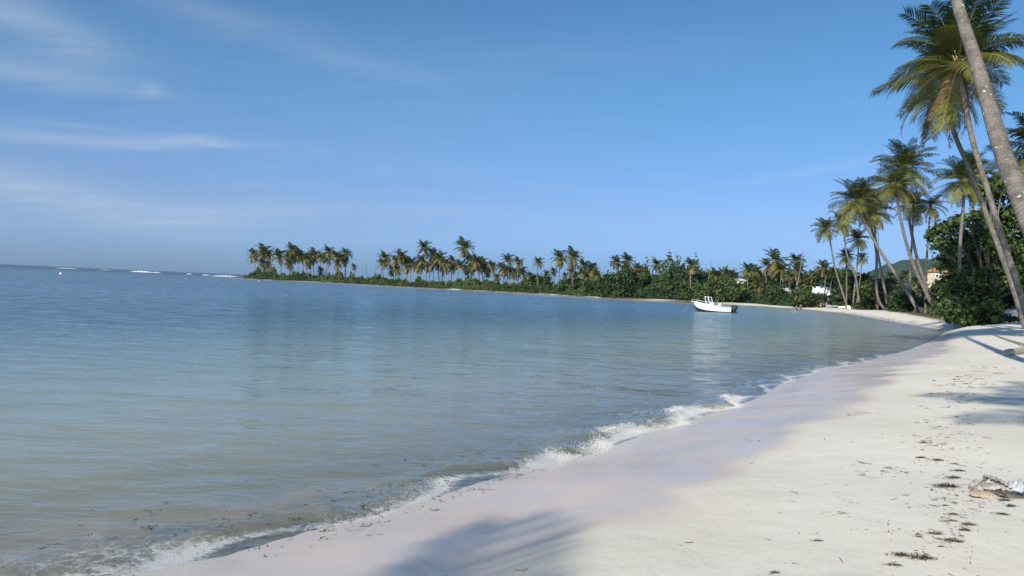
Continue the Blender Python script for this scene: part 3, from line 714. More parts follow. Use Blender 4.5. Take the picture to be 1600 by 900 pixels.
# far palms: crown prototypes joined, trunk + crown per palm
def far_crown(seed, recipe, wind=-.25, dead=1.0):
    rs = random.Random(seed); Vs, Qs, Ts, vs, mq, mt = [], [], [], [], [], []; off = 0; ga = rs.uniform(0, 6)
    for kind, n in recipe:
        a, d, v = KINDS[kind]
        for j in range(n):
            ga += 2.4 + rs.uniform(-.3, .3)
            V, Q, T, vv, mi = frond_arrays(a + rs.uniform(-8, 8), d + rs.uniform(-12, 12), n=15, wid=.062, ll=.33, seg=4, hang=.6, seed=rs.randrange(999), twist=rs.uniform(-.1, .1), var=v + rs.uniform(-.1, .12), three=False)
            ml = Matrix.Rotation(ga, 3, 'Z') @ Matrix.Rotation(-wind * math.cos(ga) * .8, 3, 'Y')
            V = V @ np.array(ml).T * rs.uniform(.85, 1.1)
            Vs.append(V); Qs.append(Q + off); Ts.append(T + off); vs.append(vv); off += len(V)
            md = 2 if kind.startswith('dead') else 0
            mq += [md if q == 0 else 1 for q in mi[:len(Q)]]; mt += [md] * len(T)
    return mesh_np('palm_crown', np.concatenate(Vs), [np.concatenate(Qs), np.concatenate(Ts)], [M['frond'], M['rachis'], M['dead']], dict(var=np.concatenate(vs)), mi=mq + mt)
CROWNS = [far_crown(1, [('up', 6), ('arch', 7), ('flat', 6), ('low', 4), ('hang', 2), ('dead', 1)]),
          far_crown(2, [('up', 5), ('arch', 6), ('flat', 6), ('low', 5), ('hang', 4), ('dead', 3)]),
          far_crown(3, [('up', 6), ('arch', 8), ('flat', 4), ('low', 4), ('hang', 4), ('dead', 2)], -.45),
          far_crown(4, [('up', 4), ('arch', 5), ('flat', 3), ('low', 3), ('hang', 3), ('dead', 8)], -.3),
          far_crown(5, [('up', 7), ('arch', 6), ('flat', 7), ('low', 4), ('hang', 3)], -.15)]
shY = sorted([(a, onz(a, b).y) for a, b in shore_px[18:]] + [(1310, onz(1315, 489.5).y)])
def Ysh(px): return float(np.interp(px, [a for a, _ in shY], [b for _, b in shY]))
CL = [
 ('at the outermost tip of the spit', [(397, 397, 9), (411.5, 391, 11), (419, 396, 8), (410, 411, 7), (419, 413, 7)]),
 ('standing alone just inside the spit tip', [(435, 399, 10)]),
 ('in the second clump from the spit tip', [(456.5, 388, 9), (458, 397, 10), (451, 402, 9), (466.6, 396, 9), (472, 400, 8), (452, 411, 7)]),
 ('in the third clump from the spit tip', [(491, 394, 9), (488, 402, 10), (480, 403, 9), (502, 402, 7), (482, 410, 7), (501, 422, 6)]),
 ('in the last clump before the gap in the spit', [(513, 392, 9), (511, 403, 8), (525, 398, 8), (532, 403, 9), (527, 409, 8), (541, 394.5, 9), (537.5, 407, 7), (553, 416, 4.5)]),
 ('in the first clump right of the spit gap', [(601, 401, 10), (597, 410, 8), (612, 420, 8), (617.5, 406, 8), (621, 420, 7), (626, 399, 10), (633, 405, 8)]),
 ('in the spit grove left of the tallest palm', [(641, 411, 10), (635, 415, 8), (650, 415, 8), (662.5, 386, 10), (659, 406, 8), (656, 414, 9), (667, 414, 8), (676, 396, 10), (686, 402.5, 10), (685, 411, 9), (675, 411, 8), (692, 419, 8), (696, 410, 8)]),
 ('in the grove under the tallest far palm', [(707.5, 407.5, 9), (706, 416, 8), (719, 414, 8), (725, 384, 12.5), (734, 405, 8), (744, 407, 10), (753, 409, 9), (746, 416, 9), (736, 417, 9), (729, 420, 7), (758, 416, 8), (769, 415, 8), (762.5, 424, 7)]),
 ('in the grove right of the tallest far palm', [(784, 418, 9), (793, 405, 9), (809, 408, 9), (789, 421, 8), (798, 423, 8), (806, 426, 8), (816, 424, 8), (828, 430, 6), (776, 433, 6)]),
 ('in the sparse row with the narrow shaggy palm', [(841, 409, 8), (854, 427, 5.5), (865, 423, 6), (858, 436, 5), (883, 430, 5)]),
 ('in the grove below the twin tall palms', [(875, 401, 11), (895, 400, 12.5), (892, 424, 7), (912.5, 414, 10), (925, 418, 9), (910, 425, 8), (901, 431, 7), (917, 431, 8), (933, 430, 8), (923, 434, 7)]),
 ('rising over the round green trees at mid shore', [(963, 408, 9), (980, 406, 10), (996, 418, 9), (1008, 428, 8), (986, 430, 8)]),
 ('with a full windblown crown, alone above the trees', [(1026, 412, 10)]),
 ('with a star-shaped crown, alone above the trees left of the bare trunk', [(1080, 413, 10)]),
 ('in the low row left of the star-shaped palm', [(1038, 429, 7), (1050, 429, 8), (1059, 433, 7), (1068, 430, 5), (1026, 436, 8), (1048, 441, 8)]),
 ('in the row behind the anchored boat', [(1118, 428, 9), (1135, 427, 7), (1158, 442, 9), (1097, 433, 6), (1145, 433, 8), (1126, 441, 9)]),
 ('in the group right of the anchored boat', [(1169, 420, 11), (1181, 423, 9), (1183, 441, 10), (1173, 438, 9), (1190, 432, 9), (1193, 447, 9)]),
 ('in the large clump right of the anchored boat', [(1212, 405, 17), (1200, 414, 12), (1221, 420, 12), (1214, 431, 11), (1204, 440, 10)]),
 ('beside the tall bare grey trunk', [(1245, 406, 11), (1247, 422, 12), (1245, 442, 14), (1234, 430, 9), (1260, 432, 9), (1232, 446, 10)]),
 ('above the trees behind the white-roofed house', [(1287.5, 417, 11), (1270, 430, 8), (1303, 424, 8)]),
]
ORD = ['first', 'second', 'third', 'fourth', 'fifth', 'sixth', 'seventh', 'eighth', 'ninth', 'tenth', 'eleventh', 'twelfth', 'thirteenth']
def far_palm(px, py, r, label, grp, seed):
    rs = random.Random(seed)
    Yd = Ysh(px) + rs.uniform(9, 34) + (430 - py) * 0 + (8 if py > 418 else 0)
    bpx = px + rs.uniform(-3.5, 4.5)
    for _ in range(12):
        base = P3(bpx, Yd)
        if shore_dist([base.x], [base.y])[0] > 8: break
        Yd += 3
    top = at(px, py + r * 0.15, Yd + rs.uniform(-2, 2))
    root = empty('coconut_palm', base); tag(root, label, 'palm tree', grp)
    rel = top - base; mid = rel * 0.5 + Vector((rs.uniform(-.8, .8), 0, 0))
    obj('trunk', trunk_mesh([Vector((0, 0, -.3)), mid, rel], .19, .14, 5, 8, 0, .4), root)
    s = r * Yd / F * 1.42
    obj('crown', CROWNS[rs.choice((0, 1, 1, 2, 2, 3, 4))], root, rel, (rs.uniform(-.12, .12), rs.uniform(-.12, .12), rs.uniform(-.5, .5)), (s, s * (1 if rs.random() < .5 else -1), s * rs.uniform(.95, 1.12)))
sd_ = 100
for desc, lst in CL:
    lst = sorted(lst)
    for i, (px, py, r) in enumerate(lst):
        sd_ += 1
        if len(lst) == 1: lab = 'coconut palm ' + desc
        else:
            size = 'tall ' if py < 402 else ('low ' if py > 420 else '')
            who = 'leftmost' if i == 0 else ('rightmost' if i == len(lst) - 1 else ORD[i] + ' from the left')
            lab = (f'{size}palm, {who} {desc}' if 'from' in who else f'{who} {size}palm {desc}')
        far_palm(px, py, r, lab, 'coconut palms along the far shore', sd_)
# background palms of the hillside right of the houses
HP = [(1392, 432, 8, 210), (1405, 440, 9, 190), (1415, 430, 7, 230), (1431, 440, 9, 170), (1440, 430, 8, 200), (1465, 443, 7, 190), (1394, 452, 9, 150), (1410, 455, 9, 140), (1380, 445, 8, 170), (1490, 428, 8, 180), (1463, 418, 6, 330), (1359, 440, 7, 200), (1441, 452, 9, 140)]
for i, (px, py, r, Yd) in enumerate(sorted(HP)):
    base = P3(px + rnd.uniform(-2, 2), Yd); top = at(px, py, Yd); root = empty('coconut_palm', base)
    tag(root, f'dull shaded palm, {ORD[i] if i else "leftmost"} from the left behind the leaning beach trunks' if i else 'leftmost dull shaded palm behind the leaning beach trunks', 'palm tree', 'shaded palms behind the beach palms')
    rel = top - base; obj('trunk', trunk_mesh([Vector((0, 0, -.3)), rel * .5, rel], .2, .15, 5, 6, 0, .3), root)
    s = r * Yd / F * 1.4; obj('crown', CROWNS[i % 5], root, rel, (0, 0, i * 1.3), s)

# ------------------------------------------------------------------ broad-leaved trees and shrubs
HEXV = np.array([(0, 0, .06)] + [(0.5 * math.cos(math.pi * k / 3), 0.5 * math.sin(math.pi * k / 3), 0) for k in range(6)])
HEXF = np.array([(1, 2, 3), (1, 3, 4), (1, 4, 6), (4, 5, 6)]); HEXV2 = HEXV.copy()
QV = np.array([(-.5, -.22, 0), (0, -.5, .08), (.5, .1, 0), (0, .5, -.05)]); QF = np.array([(0, 1, 2, 3)])
def leaf_cloud(blobs, n, size, rs, hexa=True, shell=0.28, zmin=None, clump=0.35):
    blobs = np.array(blobs, float); wgt = (blobs[:, 3] * blobs[:, 4] + blobs[:, 4] * blobs[:, 5] + blobs[:, 3] * blobs[:, 5]); wgt /= wgt.sum()
    # leaves gather into sprigs spread over every lobe
    ns = max(6, n // 14); bi = rs.choice(len(blobs), ns, p=wgt)
    d = rs.normal(size=(ns, 3)); d /= np.linalg.norm(d, axis=1)[:, None]; d[:, 2] = np.where((d[:, 2] < -.5) & (zmin is None), -d[:, 2], d[:, 2])
    rad = 1 - shell * rs.uniform(size=ns) ** 1.5 + 0.08 * rs.normal(size=ns)
    lump = 1 + 0.10 * np.sin(d[:, 0] * 7 + bi * 3) + 0.10 * np.sin(d[:, 2] * 8 + d[:, 1] * 5 + bi)
    c = blobs[bi, :3] + d * (rad * lump)[:, None] * blobs[bi, 3:6]
    si = rs.randint(0, ns, n)
    p = c[si] + rs.normal(size=(n, 3)) * clump * np.minimum(1.0, blobs[bi[si], 3:6].mean(1) / 1.2)[:, None]
    if zmin is not None: p[:, 2] = np.maximum(p[:, 2], zmin + rs.uniform(0.02, .3, n))
    nd = d[si] * 0.9 + rs.normal(size=(n, 3)) * 0.55 + np.array((0, 0, .45)); nd /= np.linalg.norm(nd, axis=1)[:, None]
    u = np.cross(nd, rs.normal(size=(n, 3))); u /= np.linalg.norm(u, axis=1)[:, None]; v = np.cross(nd, u)
    rot = np.stack([u, v, nd], -1)
    sz = size * rs.uniform(.65, 1.25, n)
    bv, bf = (HEXV2, HEXF) if hexa else (QV, QF)
    V, Fc = instances(bv, bf, p, rot, sz)
    tone = (rs.uniform(.0, .8, ns)[si] + rs.uniform(-.15, .2, n))
    return V, Fc, np.repeat(np.clip(tone, 0, 1), len(bv))
def tree(name, cat, label, base, blobs, n, size, mat, seed, hexa=True, trunk_r=.18, group=None, crown_name='crown', clump=.3, zmin=None, stems=1, shell=.28):
    rs = np.random.RandomState(seed); base = Vector(base); root = empty(name, base); tag(root, label, cat, group)
    bl = [(Vector(b[:3]) - base).to_tuple() + tuple(b[3:]) for b in blobs]
    core = bl; sat = []
    for b in bl:
        for _ in range(4):
            v = Vector(rs.normal(size=3)).normalized(); v.z = abs(v.z) * .8; k = rs.uniform(.28, .5)
            sat.append((b[0] + v.x * b[3] * .85, b[1] + v.y * b[4] * .85, b[2] + v.z * b[5] * .85, b[3] * k, b[4] * k, b[5] * k))
    bl = [b[:3] + tuple(q * .84 for q in b[3:]) for b in bl] + sat
    V, Fc, tone = leaf_cloud(bl, n, size, rs, hexa, zmin=zmin, clump=clump, shell=shell)
    obj(crown_name, mesh_np(crown_name, V, Fc, mat, dict(var=tone)), root)
    mb = MB(); r2 = random.Random(seed)
    hub = Vector((sum(b[0] for b in bl) / len(bl), sum(b[1] for b in bl) / len(bl), max(0.3, min(b[2] for b in bl) * .55)))
    for s in range(stems):
        o_ = Vector((r2.uniform(-.3, .3), r2.uniform(-.3, .3), 0)) * (s > 0)
        mb.tube([Vector((0, 0, -.2)) + o_, hub * .5 + o_, hub + o_], [trunk_r, trunk_r * .85, trunk_r * .7], 7)
    for b in core:
        c = Vector(b[:3]); m = (hub + c) / 2 + Vector((r2.uniform(-.3, .3), r2.uniform(-.3, .3), r2.uniform(-.1, .3))) * min(1, b[3])
        mb.tube([hub, m, c], [trunk_r * .6, trunk_r * .4, trunk_r * .15], 5, cap=False)
        for _ in range(3):
            e = c + Vector((r2.uniform(-1, 1) * b[3], r2.uniform(-1, 1) * b[4], r2.uniform(-.4, 1) * b[5])) * .75
            mb.tube([m, (m + e) / 2 + Vector((0, 0, .1)), e], [trunk_r * .25, trunk_r * .15, trunk_r * .05], 4, cap=False)
    mb.build('trunk', M['wood'], root, smooth=True); return root
def pb(px, py, r, Yd, ry=None, flat=.85):
    c = at(px, py, Yd); rr = r * Yd / F; return (c.x, c.y, c.z, rr, rr * (ry or 1.0), rr * flat)

# the big dark tree behind the leaning palms
BT = [(1566, 292, 24), (1592, 300, 30), (1540, 312, 22), (1586, 350, 34), (1548, 345, 20), (1516, 350, 22), (1492, 362, 22), (1468, 372, 17), (1476, 392, 20), (1508, 388, 24), (1545, 385, 32),
      (1590, 400, 38), (1520, 420, 28), (1560, 430, 34), (1605, 450, 36), (1530, 300, 12), (1490, 420, 22), (1610, 340, 34), (1625, 400, 40), (1640, 330, 40), (1600, 270, 14)]
tree('broadleaf_tree', 'tree', 'big dark broad-leaved tree behind the leaning palms at the right edge', P3(1560, 80), [pb(a, b, r, 84 + (i * 37 % 5) - 2) for i, (a, b, r) in enumerate(BT)], 26000, .34, M['leaf'], 21, trunk_r=.4, clump=.42, stems=2)
FBs = [(1478, 478, 20), (1500, 468, 26), (1528, 462, 28), (1549, 478, 17), (1512, 488, 24), (1538, 490, 20), (1490, 490, 16), (1534, 440, 20), (1505, 445, 20), (1500, 500, 13), (1520, 501, 14), (1540, 500, 12), (1553, 497, 12), (1484, 497, 10)]
tree('seagrape_bush', 'bush', 'large sunlit round-leaved bush spilling onto the sand', P3(1520, 67), [pb(a, b, r, 66.5 + (i % 3) * 1.2, flat=.9) for i, (a, b, r) in enumerate(FBs)], 15000, .26, M['leaf'], 22, trunk_r=.14, clump=.30, zmin=0.0, stems=3)
D1 = hit(1467, 492).y + 3
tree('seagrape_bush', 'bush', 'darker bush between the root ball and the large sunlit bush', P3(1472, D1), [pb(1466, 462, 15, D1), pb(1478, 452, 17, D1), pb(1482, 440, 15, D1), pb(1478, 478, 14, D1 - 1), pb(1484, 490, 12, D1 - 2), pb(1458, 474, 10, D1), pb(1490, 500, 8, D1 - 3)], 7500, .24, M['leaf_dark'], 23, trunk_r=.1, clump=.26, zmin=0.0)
tree('seagrape_bush', 'bush', 'low yellowish bush beside the parked car', P3(1588, 68), [pb(1568, 498, 7, 68), pb(1580, 499, 6, 68), pb(1594, 498, 6, 68), pb(1610, 498, 7, 68), pb(1628, 496, 9, 68)], 3200, .2, M['leaf_far'], 24, trunk_r=.05, clump=.13, zmin=0.0)
D2 = hit(1438, 488).y + 4; D3 = hit(1352, 484).y; D4 = hit(1390, 484).y + 5
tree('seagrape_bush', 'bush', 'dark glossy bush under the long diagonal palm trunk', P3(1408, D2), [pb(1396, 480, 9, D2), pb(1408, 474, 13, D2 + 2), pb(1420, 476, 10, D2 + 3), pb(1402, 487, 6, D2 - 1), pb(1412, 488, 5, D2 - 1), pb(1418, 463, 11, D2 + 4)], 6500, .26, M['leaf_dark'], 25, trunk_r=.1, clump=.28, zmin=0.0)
tree('seagrape_bush', 'bush', 'low bush on the sand left of the person in red', P3(1350, D3), [pb(1336, 478, 6, D3), pb(1348, 476, 7, D3 + 1), pb(1358, 479, 5, D3), pb(1345, 482, 4, D3 - 1)], 2600, .3, M['leaf_far'], 26, trunk_r=.08, clump=.28, zmin=0.0)
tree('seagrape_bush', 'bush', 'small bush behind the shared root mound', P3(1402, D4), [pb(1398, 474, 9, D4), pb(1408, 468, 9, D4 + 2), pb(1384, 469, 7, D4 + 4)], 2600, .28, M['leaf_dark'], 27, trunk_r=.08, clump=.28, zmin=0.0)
tree('palmetto_bush', 'bush', 'bare twiggy bush at the foot of the slim upright palm', P3(1492, 70), [pb(1488, 436, 10, 70), pb(1504, 438, 9, 70)], 500, .2, M['leaf_dark'], 28, trunk_r=.08, clump=.24)

# the trees one can tell apart along the far shore
TL = [
 ('round green tree at the water edge under the star-shaped palms', 965, [(958, 440, 15), (975, 438, 16), (948, 452, 12), (970, 456, 14), (990, 452, 12), (980, 428, 10)], 0, 5200),
 ('dark tree right of the round green water-edge tree', 1003, [(1002, 436, 12), (1012, 446, 11), (996, 450, 11)], 10, 2600),
 ('wide low dark tree behind the sandy pocket of the far shore', 1030, [(1022, 440, 13), (1038, 444, 13), (1052, 446, 12), (1030, 454, 10), (1046, 458, 8)], 14, 3600),
 ('dark rounded tree above the bow of the boat', 1085, [(1072, 440, 12), (1088, 438, 14), (1100, 446, 12), (1078, 454, 12)], 12, 3600),
 ('dense spreading tree overhanging the water behind the boat', 1135, [(1100, 459, 9), (1115, 452, 13), (1132, 448, 14), (1150, 454, 12), (1138, 464, 9), (1158, 462, 9), (1122, 463, 9)], -2, 6200),
 ('flat-topped dark tree behind the boat with a spread crown', 1130, [(1112, 432, 8), (1128, 430, 8), (1144, 432, 9), (1095, 432, 7)], 34, 2600),
 ('bushy tree at the foot of the large palm clump', 1216, [(1214, 458, 10), (1224, 462, 10), (1208, 450, 9)], 4, 2200),
 ('low green tree right of the bare grey trunk', 1262, [(1254, 462, 10), (1264, 467, 8), (1246, 466, 8), (1275, 472, 5), (1258, 453, 8)], 2, 3200),
 ('leafy light green tree above the white house roof', 1292, [(1284, 432, 10), (1300, 433, 11), (1318, 432, 13), (1322, 446, 10)], 34, 3600),
 ('dark tree behind the beached boats', 1335, [(1325, 446, 13), (1344, 442, 15), (1352, 456, 12), (1330, 458, 10), (1312, 460, 6)], 22, 3800),
 ('dark tree filling the gap right of the beached boats', 1368, [(1362, 450, 12), (1378, 458, 13), (1356, 464, 9), (1384, 446, 10)], 8, 3200),
 ('dark rounded tree between the narrow palm and the twin tall palms', 848, [(838, 438, 9), (852, 440, 9), (846, 448, 8)], 22, 2000),
 ('dark tree under the twin tall palms', 890, [(880, 446, 10), (896, 446, 11), (908, 450, 9), (888, 454, 8)], 8, 2600),
 ('grey-green tree at the right end of the palm grove', 930, [(920, 448, 9), (934, 446, 10), (944, 452, 9), (928, 458, 7)], 4, 2400)]
for i, (lab, px, bl, dY, n) in enumerate(TL):
    Yd = Ysh(px) + 8 + dY
    tree('broadleaf_tree', 'tree', lab, P3(px, Yd), [pb(a, b, r, Yd + (k % 3) * 2) for k, (a, b, r) in enumerate(bl)], n, .62, M['leaf_far'] if i % 3 else M['leaf_dark'], 60 + i, hexa=False, trunk_r=.25, group='broad-leaved trees along the far shore', clump=.6, zmin=0.0)

Dh = 176
tree('seagrape_bush', 'bush', 'dark bush growing in front of the white-roofed house', P3(1272, Dh), [pb(1262, 466, 8, Dh), pb(1274, 466, 8, Dh), pb(1284, 465, 7, Dh), pb(1300, 466, 6, Dh + 3), pb(1310, 462, 7, Dh + 4)], 3000, .4, M['leaf_dark'], 90, hexa=False, trunk_r=.1, clump=.4, zmin=0.0)
# thicket masses nobody could count
def thicket(name, label, spec, n, size, mat, seed, zt):
    """spec: function giving (px range, depth range); zt(px, d) top height"""
    rs = np.random.RandomState(seed); Vs = []
    px = rs.uniform(spec[0], spec[1], n); dd = rs.uniform(spec[2], spec[3], n)
    Yd = np.array([Ysh(q) for q in px]) + dd
    x = (px - 800) / F * Yd + 2.0 * 0
    s = shore_dist(x, Yd); k = s > 2.0
    x, Yd, px, dd = x[k], Yd[k], px[k], dd[k]; g = ground_z(x, Yd); m = len(x)
    top = zt(px, dd, x, Yd)
    lump = 0.68 + 0.30 * np.sin(x * .55 + 2 * np.sin(Yd * .23)) * np.sin(Yd * .4 + x * .17) + 0.15 * np.sin(x * 1.7) + 0.28 * np.sin(x * .19 + 1.0) * np.sin(x * .083)
    cu = x / 5.3 + np.floor(dd / 5.0) * .37; ci_ = np.floor(cu).astype(int); fr_ = cu - ci_
    hs = np.abs(np.sin(ci_ * 12.9898 + np.floor(dd / 5.0) * 78.233) * 43758.5) % 1.0
    lump = lump * (0.42 + 0.95 * hs * np.sqrt(np.clip(1 - (2 * fr_ - 1) ** 2, 0, 1)) + 0.18)
    zz_ = g + top * lump * np.sqrt(rs.uniform(0.0, 1, m)) * np.clip((dd - spec[2] + .5) / 3.0, .25, 1)
    nd = rs.normal(size=(m, 3)) * .6 + np.array((0, -.55, .75)); nd /= np.linalg.norm(nd, axis=1)[:, None]
    u = np.cross(nd, rs.normal(size=(m, 3))); u /= np.linalg.norm(u, axis=1)[:, None]; v = np.cross(nd, u)
    sz = size * rs.uniform(.6, 1.3, m)
    V, Fc = instances(QV, QF, np.stack([x, Yd, zz_], 1), np.stack([u, v, nd], -1), sz)
    tone = np.clip(.05 + .55 * hs + .12 * np.sin(x * .31 + Yd * .2) + rs.uniform(-.2, .25, m), 0, 1)
    tag(obj(name, mesh_np(name, V, Fc, mat, dict(var=np.repeat(tone, 4)))), label, 'shrubs', kind='stuff')
thicket('spit_thicket', 'low dark green shrubs covering the long spit below the palms', (380, 960, 6, 22), 62000, .75, M['leaf_far'], 5,
        lambda px, d, x, y: np.interp(px, [380, 395, 410, 440, 500, 525, 560, 600, 640, 700, 760, 830, 900, 960], [2.2, 3.6, 4.0, 3.0, 3.4, 4.6, 3.4, 3.0, 3.0, 3.3, 3.0, 3.0, 3.6, 3.8]))
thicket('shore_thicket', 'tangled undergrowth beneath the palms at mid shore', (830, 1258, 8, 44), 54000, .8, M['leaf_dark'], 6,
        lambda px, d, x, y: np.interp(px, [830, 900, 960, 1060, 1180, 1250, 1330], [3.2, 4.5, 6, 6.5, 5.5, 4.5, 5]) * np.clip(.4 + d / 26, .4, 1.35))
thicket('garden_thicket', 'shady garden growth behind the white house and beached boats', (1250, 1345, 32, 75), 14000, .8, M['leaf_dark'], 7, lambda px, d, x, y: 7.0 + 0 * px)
def right_thicket():
    rs = np.random.RandomState(8); n = 70000
    px = rs.uniform(1335, 1760, n); lo = np.maximum(veg_line(px) + 16, 66); u = rs.uniform(size=n); Yd = lo + (330 - lo) * u ** 1.6
    x = (px - 800) / F * Yd; g = ground_z(x, Yd); s = shore_dist(x, Yd); k = s > 9
    x, Yd, g, px = x[k], Yd[k], g[k], px[k]; m = len(x)
    lump = 0.65 + 0.35 * np.sin(x * .4 + 2 * np.sin(Yd * .2)) * np.sin(Yd * .33 + x * .13)
    top = np.interp(px, [1285, 1400, 1450, 1500, 1760], [5.5, 4.2, 4.5, 6.5, 8])
    z = g + top * lump * np.sqrt(rs.uniform(size=m))
    nd = rs.normal(size=(m, 3)) * .6 + np.array((-.2, -.5, .75)); nd /= np.linalg.norm(nd, axis=1)[:, None]
    uu = np.cross(nd, rs.normal(size=(m, 3))); uu /= np.linalg.norm(uu, axis=1)[:, None]; v = np.cross(nd, uu)
    sz = .0042 * Yd * rs.uniform(.6, 1.3, m) + .12
    V, Fc = instances(QV, QF, np.stack([x, Yd, z], 1), np.stack([uu, v, nd], -1), sz)
    tone = np.clip(.30 + .25 * np.sin(x * .31 + Yd * .2) + rs.uniform(-.2, .25, m), 0, 1)
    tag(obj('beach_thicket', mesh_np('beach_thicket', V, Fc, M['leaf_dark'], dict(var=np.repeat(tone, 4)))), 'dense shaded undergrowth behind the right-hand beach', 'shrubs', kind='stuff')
right_thicket()

# ------------------------------------------------------------------ wooded hills
def hill_mat():
    m, t = new_mat('wooded_hill'); p = t.pos()
    a = t.noise(p, 0.030, 6.0, 0.65); b = t.noise(p, 0.008, 3.0)
    c = t.mix(t.ss(a, .35, .65), (0.020, 0.040, 0.024, 1), (0.065, 0.095, 0.045, 1)); c = t.mix(t.m('MULTIPLY', t.ss(b, .4, .7), .4), c, (0.05, 0.085, 0.06, 1))
    t.out(t.n('ShaderNodeBsdfPrincipled', None, Base_Color=c, Roughness=.9, Specular_IOR_Level=.1, Normal=t.bump(a, 1.0, 14.0)).outputs[0]); return m
def hill():
    Yc = 2300; pxs = np.linspace(1180, 2300, 240); us = np.linspace(-1, 1, 40); rs = np.random.RandomState(3)
    ridge = np.interp(pxs, [1180, 1260, 1330, 1375, 1400, 1430, 1460, 1490, 1540, 1640, 1800, 2000, 2300], [0, 8, 30, 57, 64, 66, 72, 80, 95, 120, 140, 120, 60])
    V = []
    for pxx, h in zip(pxs, ridge):
        for u in us:
            y = Yc + u * 1100; x = (pxx - 800) / F * Yc + 0.35 * u * 1100
            V.append((x, y, h * Yc / F * math.cos(u * math.pi / 2) ** 1.2 * (1 + .05 * math.sin(x * .02 + y * .013) + .03 * math.sin(x * .07)) + rs.uniform(-2.5, 2.5) * (abs(u) < .97) - 1))
    V = np.array(V); nu = len(us); i, k = np.meshgrid(np.arange(len(pxs) - 1), np.arange(nu - 1), indexing='ij')
    f = np.stack([i * nu + k, (i + 1) * nu + k, (i + 1) * nu + k + 1, i * nu + k + 1], -1).reshape(-1, 4)
    tag(obj('hills', mesh_np('hills', V, f, hill_mat(), smooth=True)), kind='structure')
hill()

# ------------------------------------------------------------------ buildings
M['cream'] = simple('cream_render', (0.70, 0.62, 0.44), .8, 1.5, .08)
M['white'] = simple('white_paint', (0.78, 0.78, 0.76), .5, 2.0, .05)
M['tile'] = simple('orange_roof_tile', (0.42, 0.20, 0.09), .8, 6.0, .3)
M['metalroof'] = simple('pale_metal_roof', (0.72, 0.73, 0.74), .35, 2.0, .06)
M['dark'] = simple('dark_opening', (0.03, 0.03, 0.035), .3)
M['greywood'] = simple('weathered_wood', (0.30, 0.26, 0.21), .8, 5.0, .3, bump=.01)
def house(label, pos, rz, L, W, H, roof_h, wall, roofm, over=.5, nwin=3, gable=True, group=None, base=0):
    r = empty('house', pos, rz); tag(r, label, 'house', group)
    MB().box((0, 0, H / 2 - base / 2), (L, W, H + base)).build('wall', wall, r)
    mb = MB(); a, b = L / 2 + over, W / 2 + over; t_ = .15
    e = 0 if gable else W * .45
    vs = [(-a, -b, H), (a, -b, H), (a, b, H), (-a, b, H), (-a + e, 0, H + roof_h), (a - e, 0, H + roof_h)]
    vs += [(x, y, z + t_) for x, y, z in vs]
    mb.add(vs, [(0, 1, 5, 4), (2, 3, 4, 5), (1, 2, 5), (3, 0, 4), (6, 10, 11, 7), (8, 11, 10, 9), (7, 11, 8), (9, 10, 6), (0, 6, 7, 1), (1, 7, 8, 2), (2, 8, 9, 3), (3, 9, 6, 0)])
    mb.build('roof', roofm, r)
    for i in range(nwin):
        x = -L / 2 + L * (i + .5) / nwin
        w_ = MB().box((x, -W / 2 - .03, H * .58), (1.2, .08, 1.1)).build('window', M['white'], r)
        MB().box((x, -W / 2 - .08, H * .58), (1.0, .04, .9)).build('pane', M['dark'], w_)
    MB().box((L * .18, -W / 2 - .04, 1.0), (.9, .08, 2.0)).build('door', M['greywood'], r)
    return r
p = P3(1291, 184); house('white house with a pale slanting metal roof behind the beach trees', p, R_(-24), 7.5, 6, 2.6, 2.2, M['greywood'], M['metalroof'], .8)
p = at(1464, 433, 330); p.z -= 2; house('cream villa with an orange tiled roof high on the slope', p, R_(8), 6.4, 6, 4.2, 1.9, M['cream'], M['tile'], .6, 4, False, base=6)

p = P3(1148, 232); house('small white-roofed building peeking over the tree behind the boat', p, 0, 5, 4, 6.4, .5, M['cream'], M['metalroof'], .2, 2)
p = P3(1229, 200); house('low white roof glimpsed between the palm clump and the bare trunk', p, 0, 5, 4, 3.6, .8, M['greywood'], M['metalroof'], .3, 2)

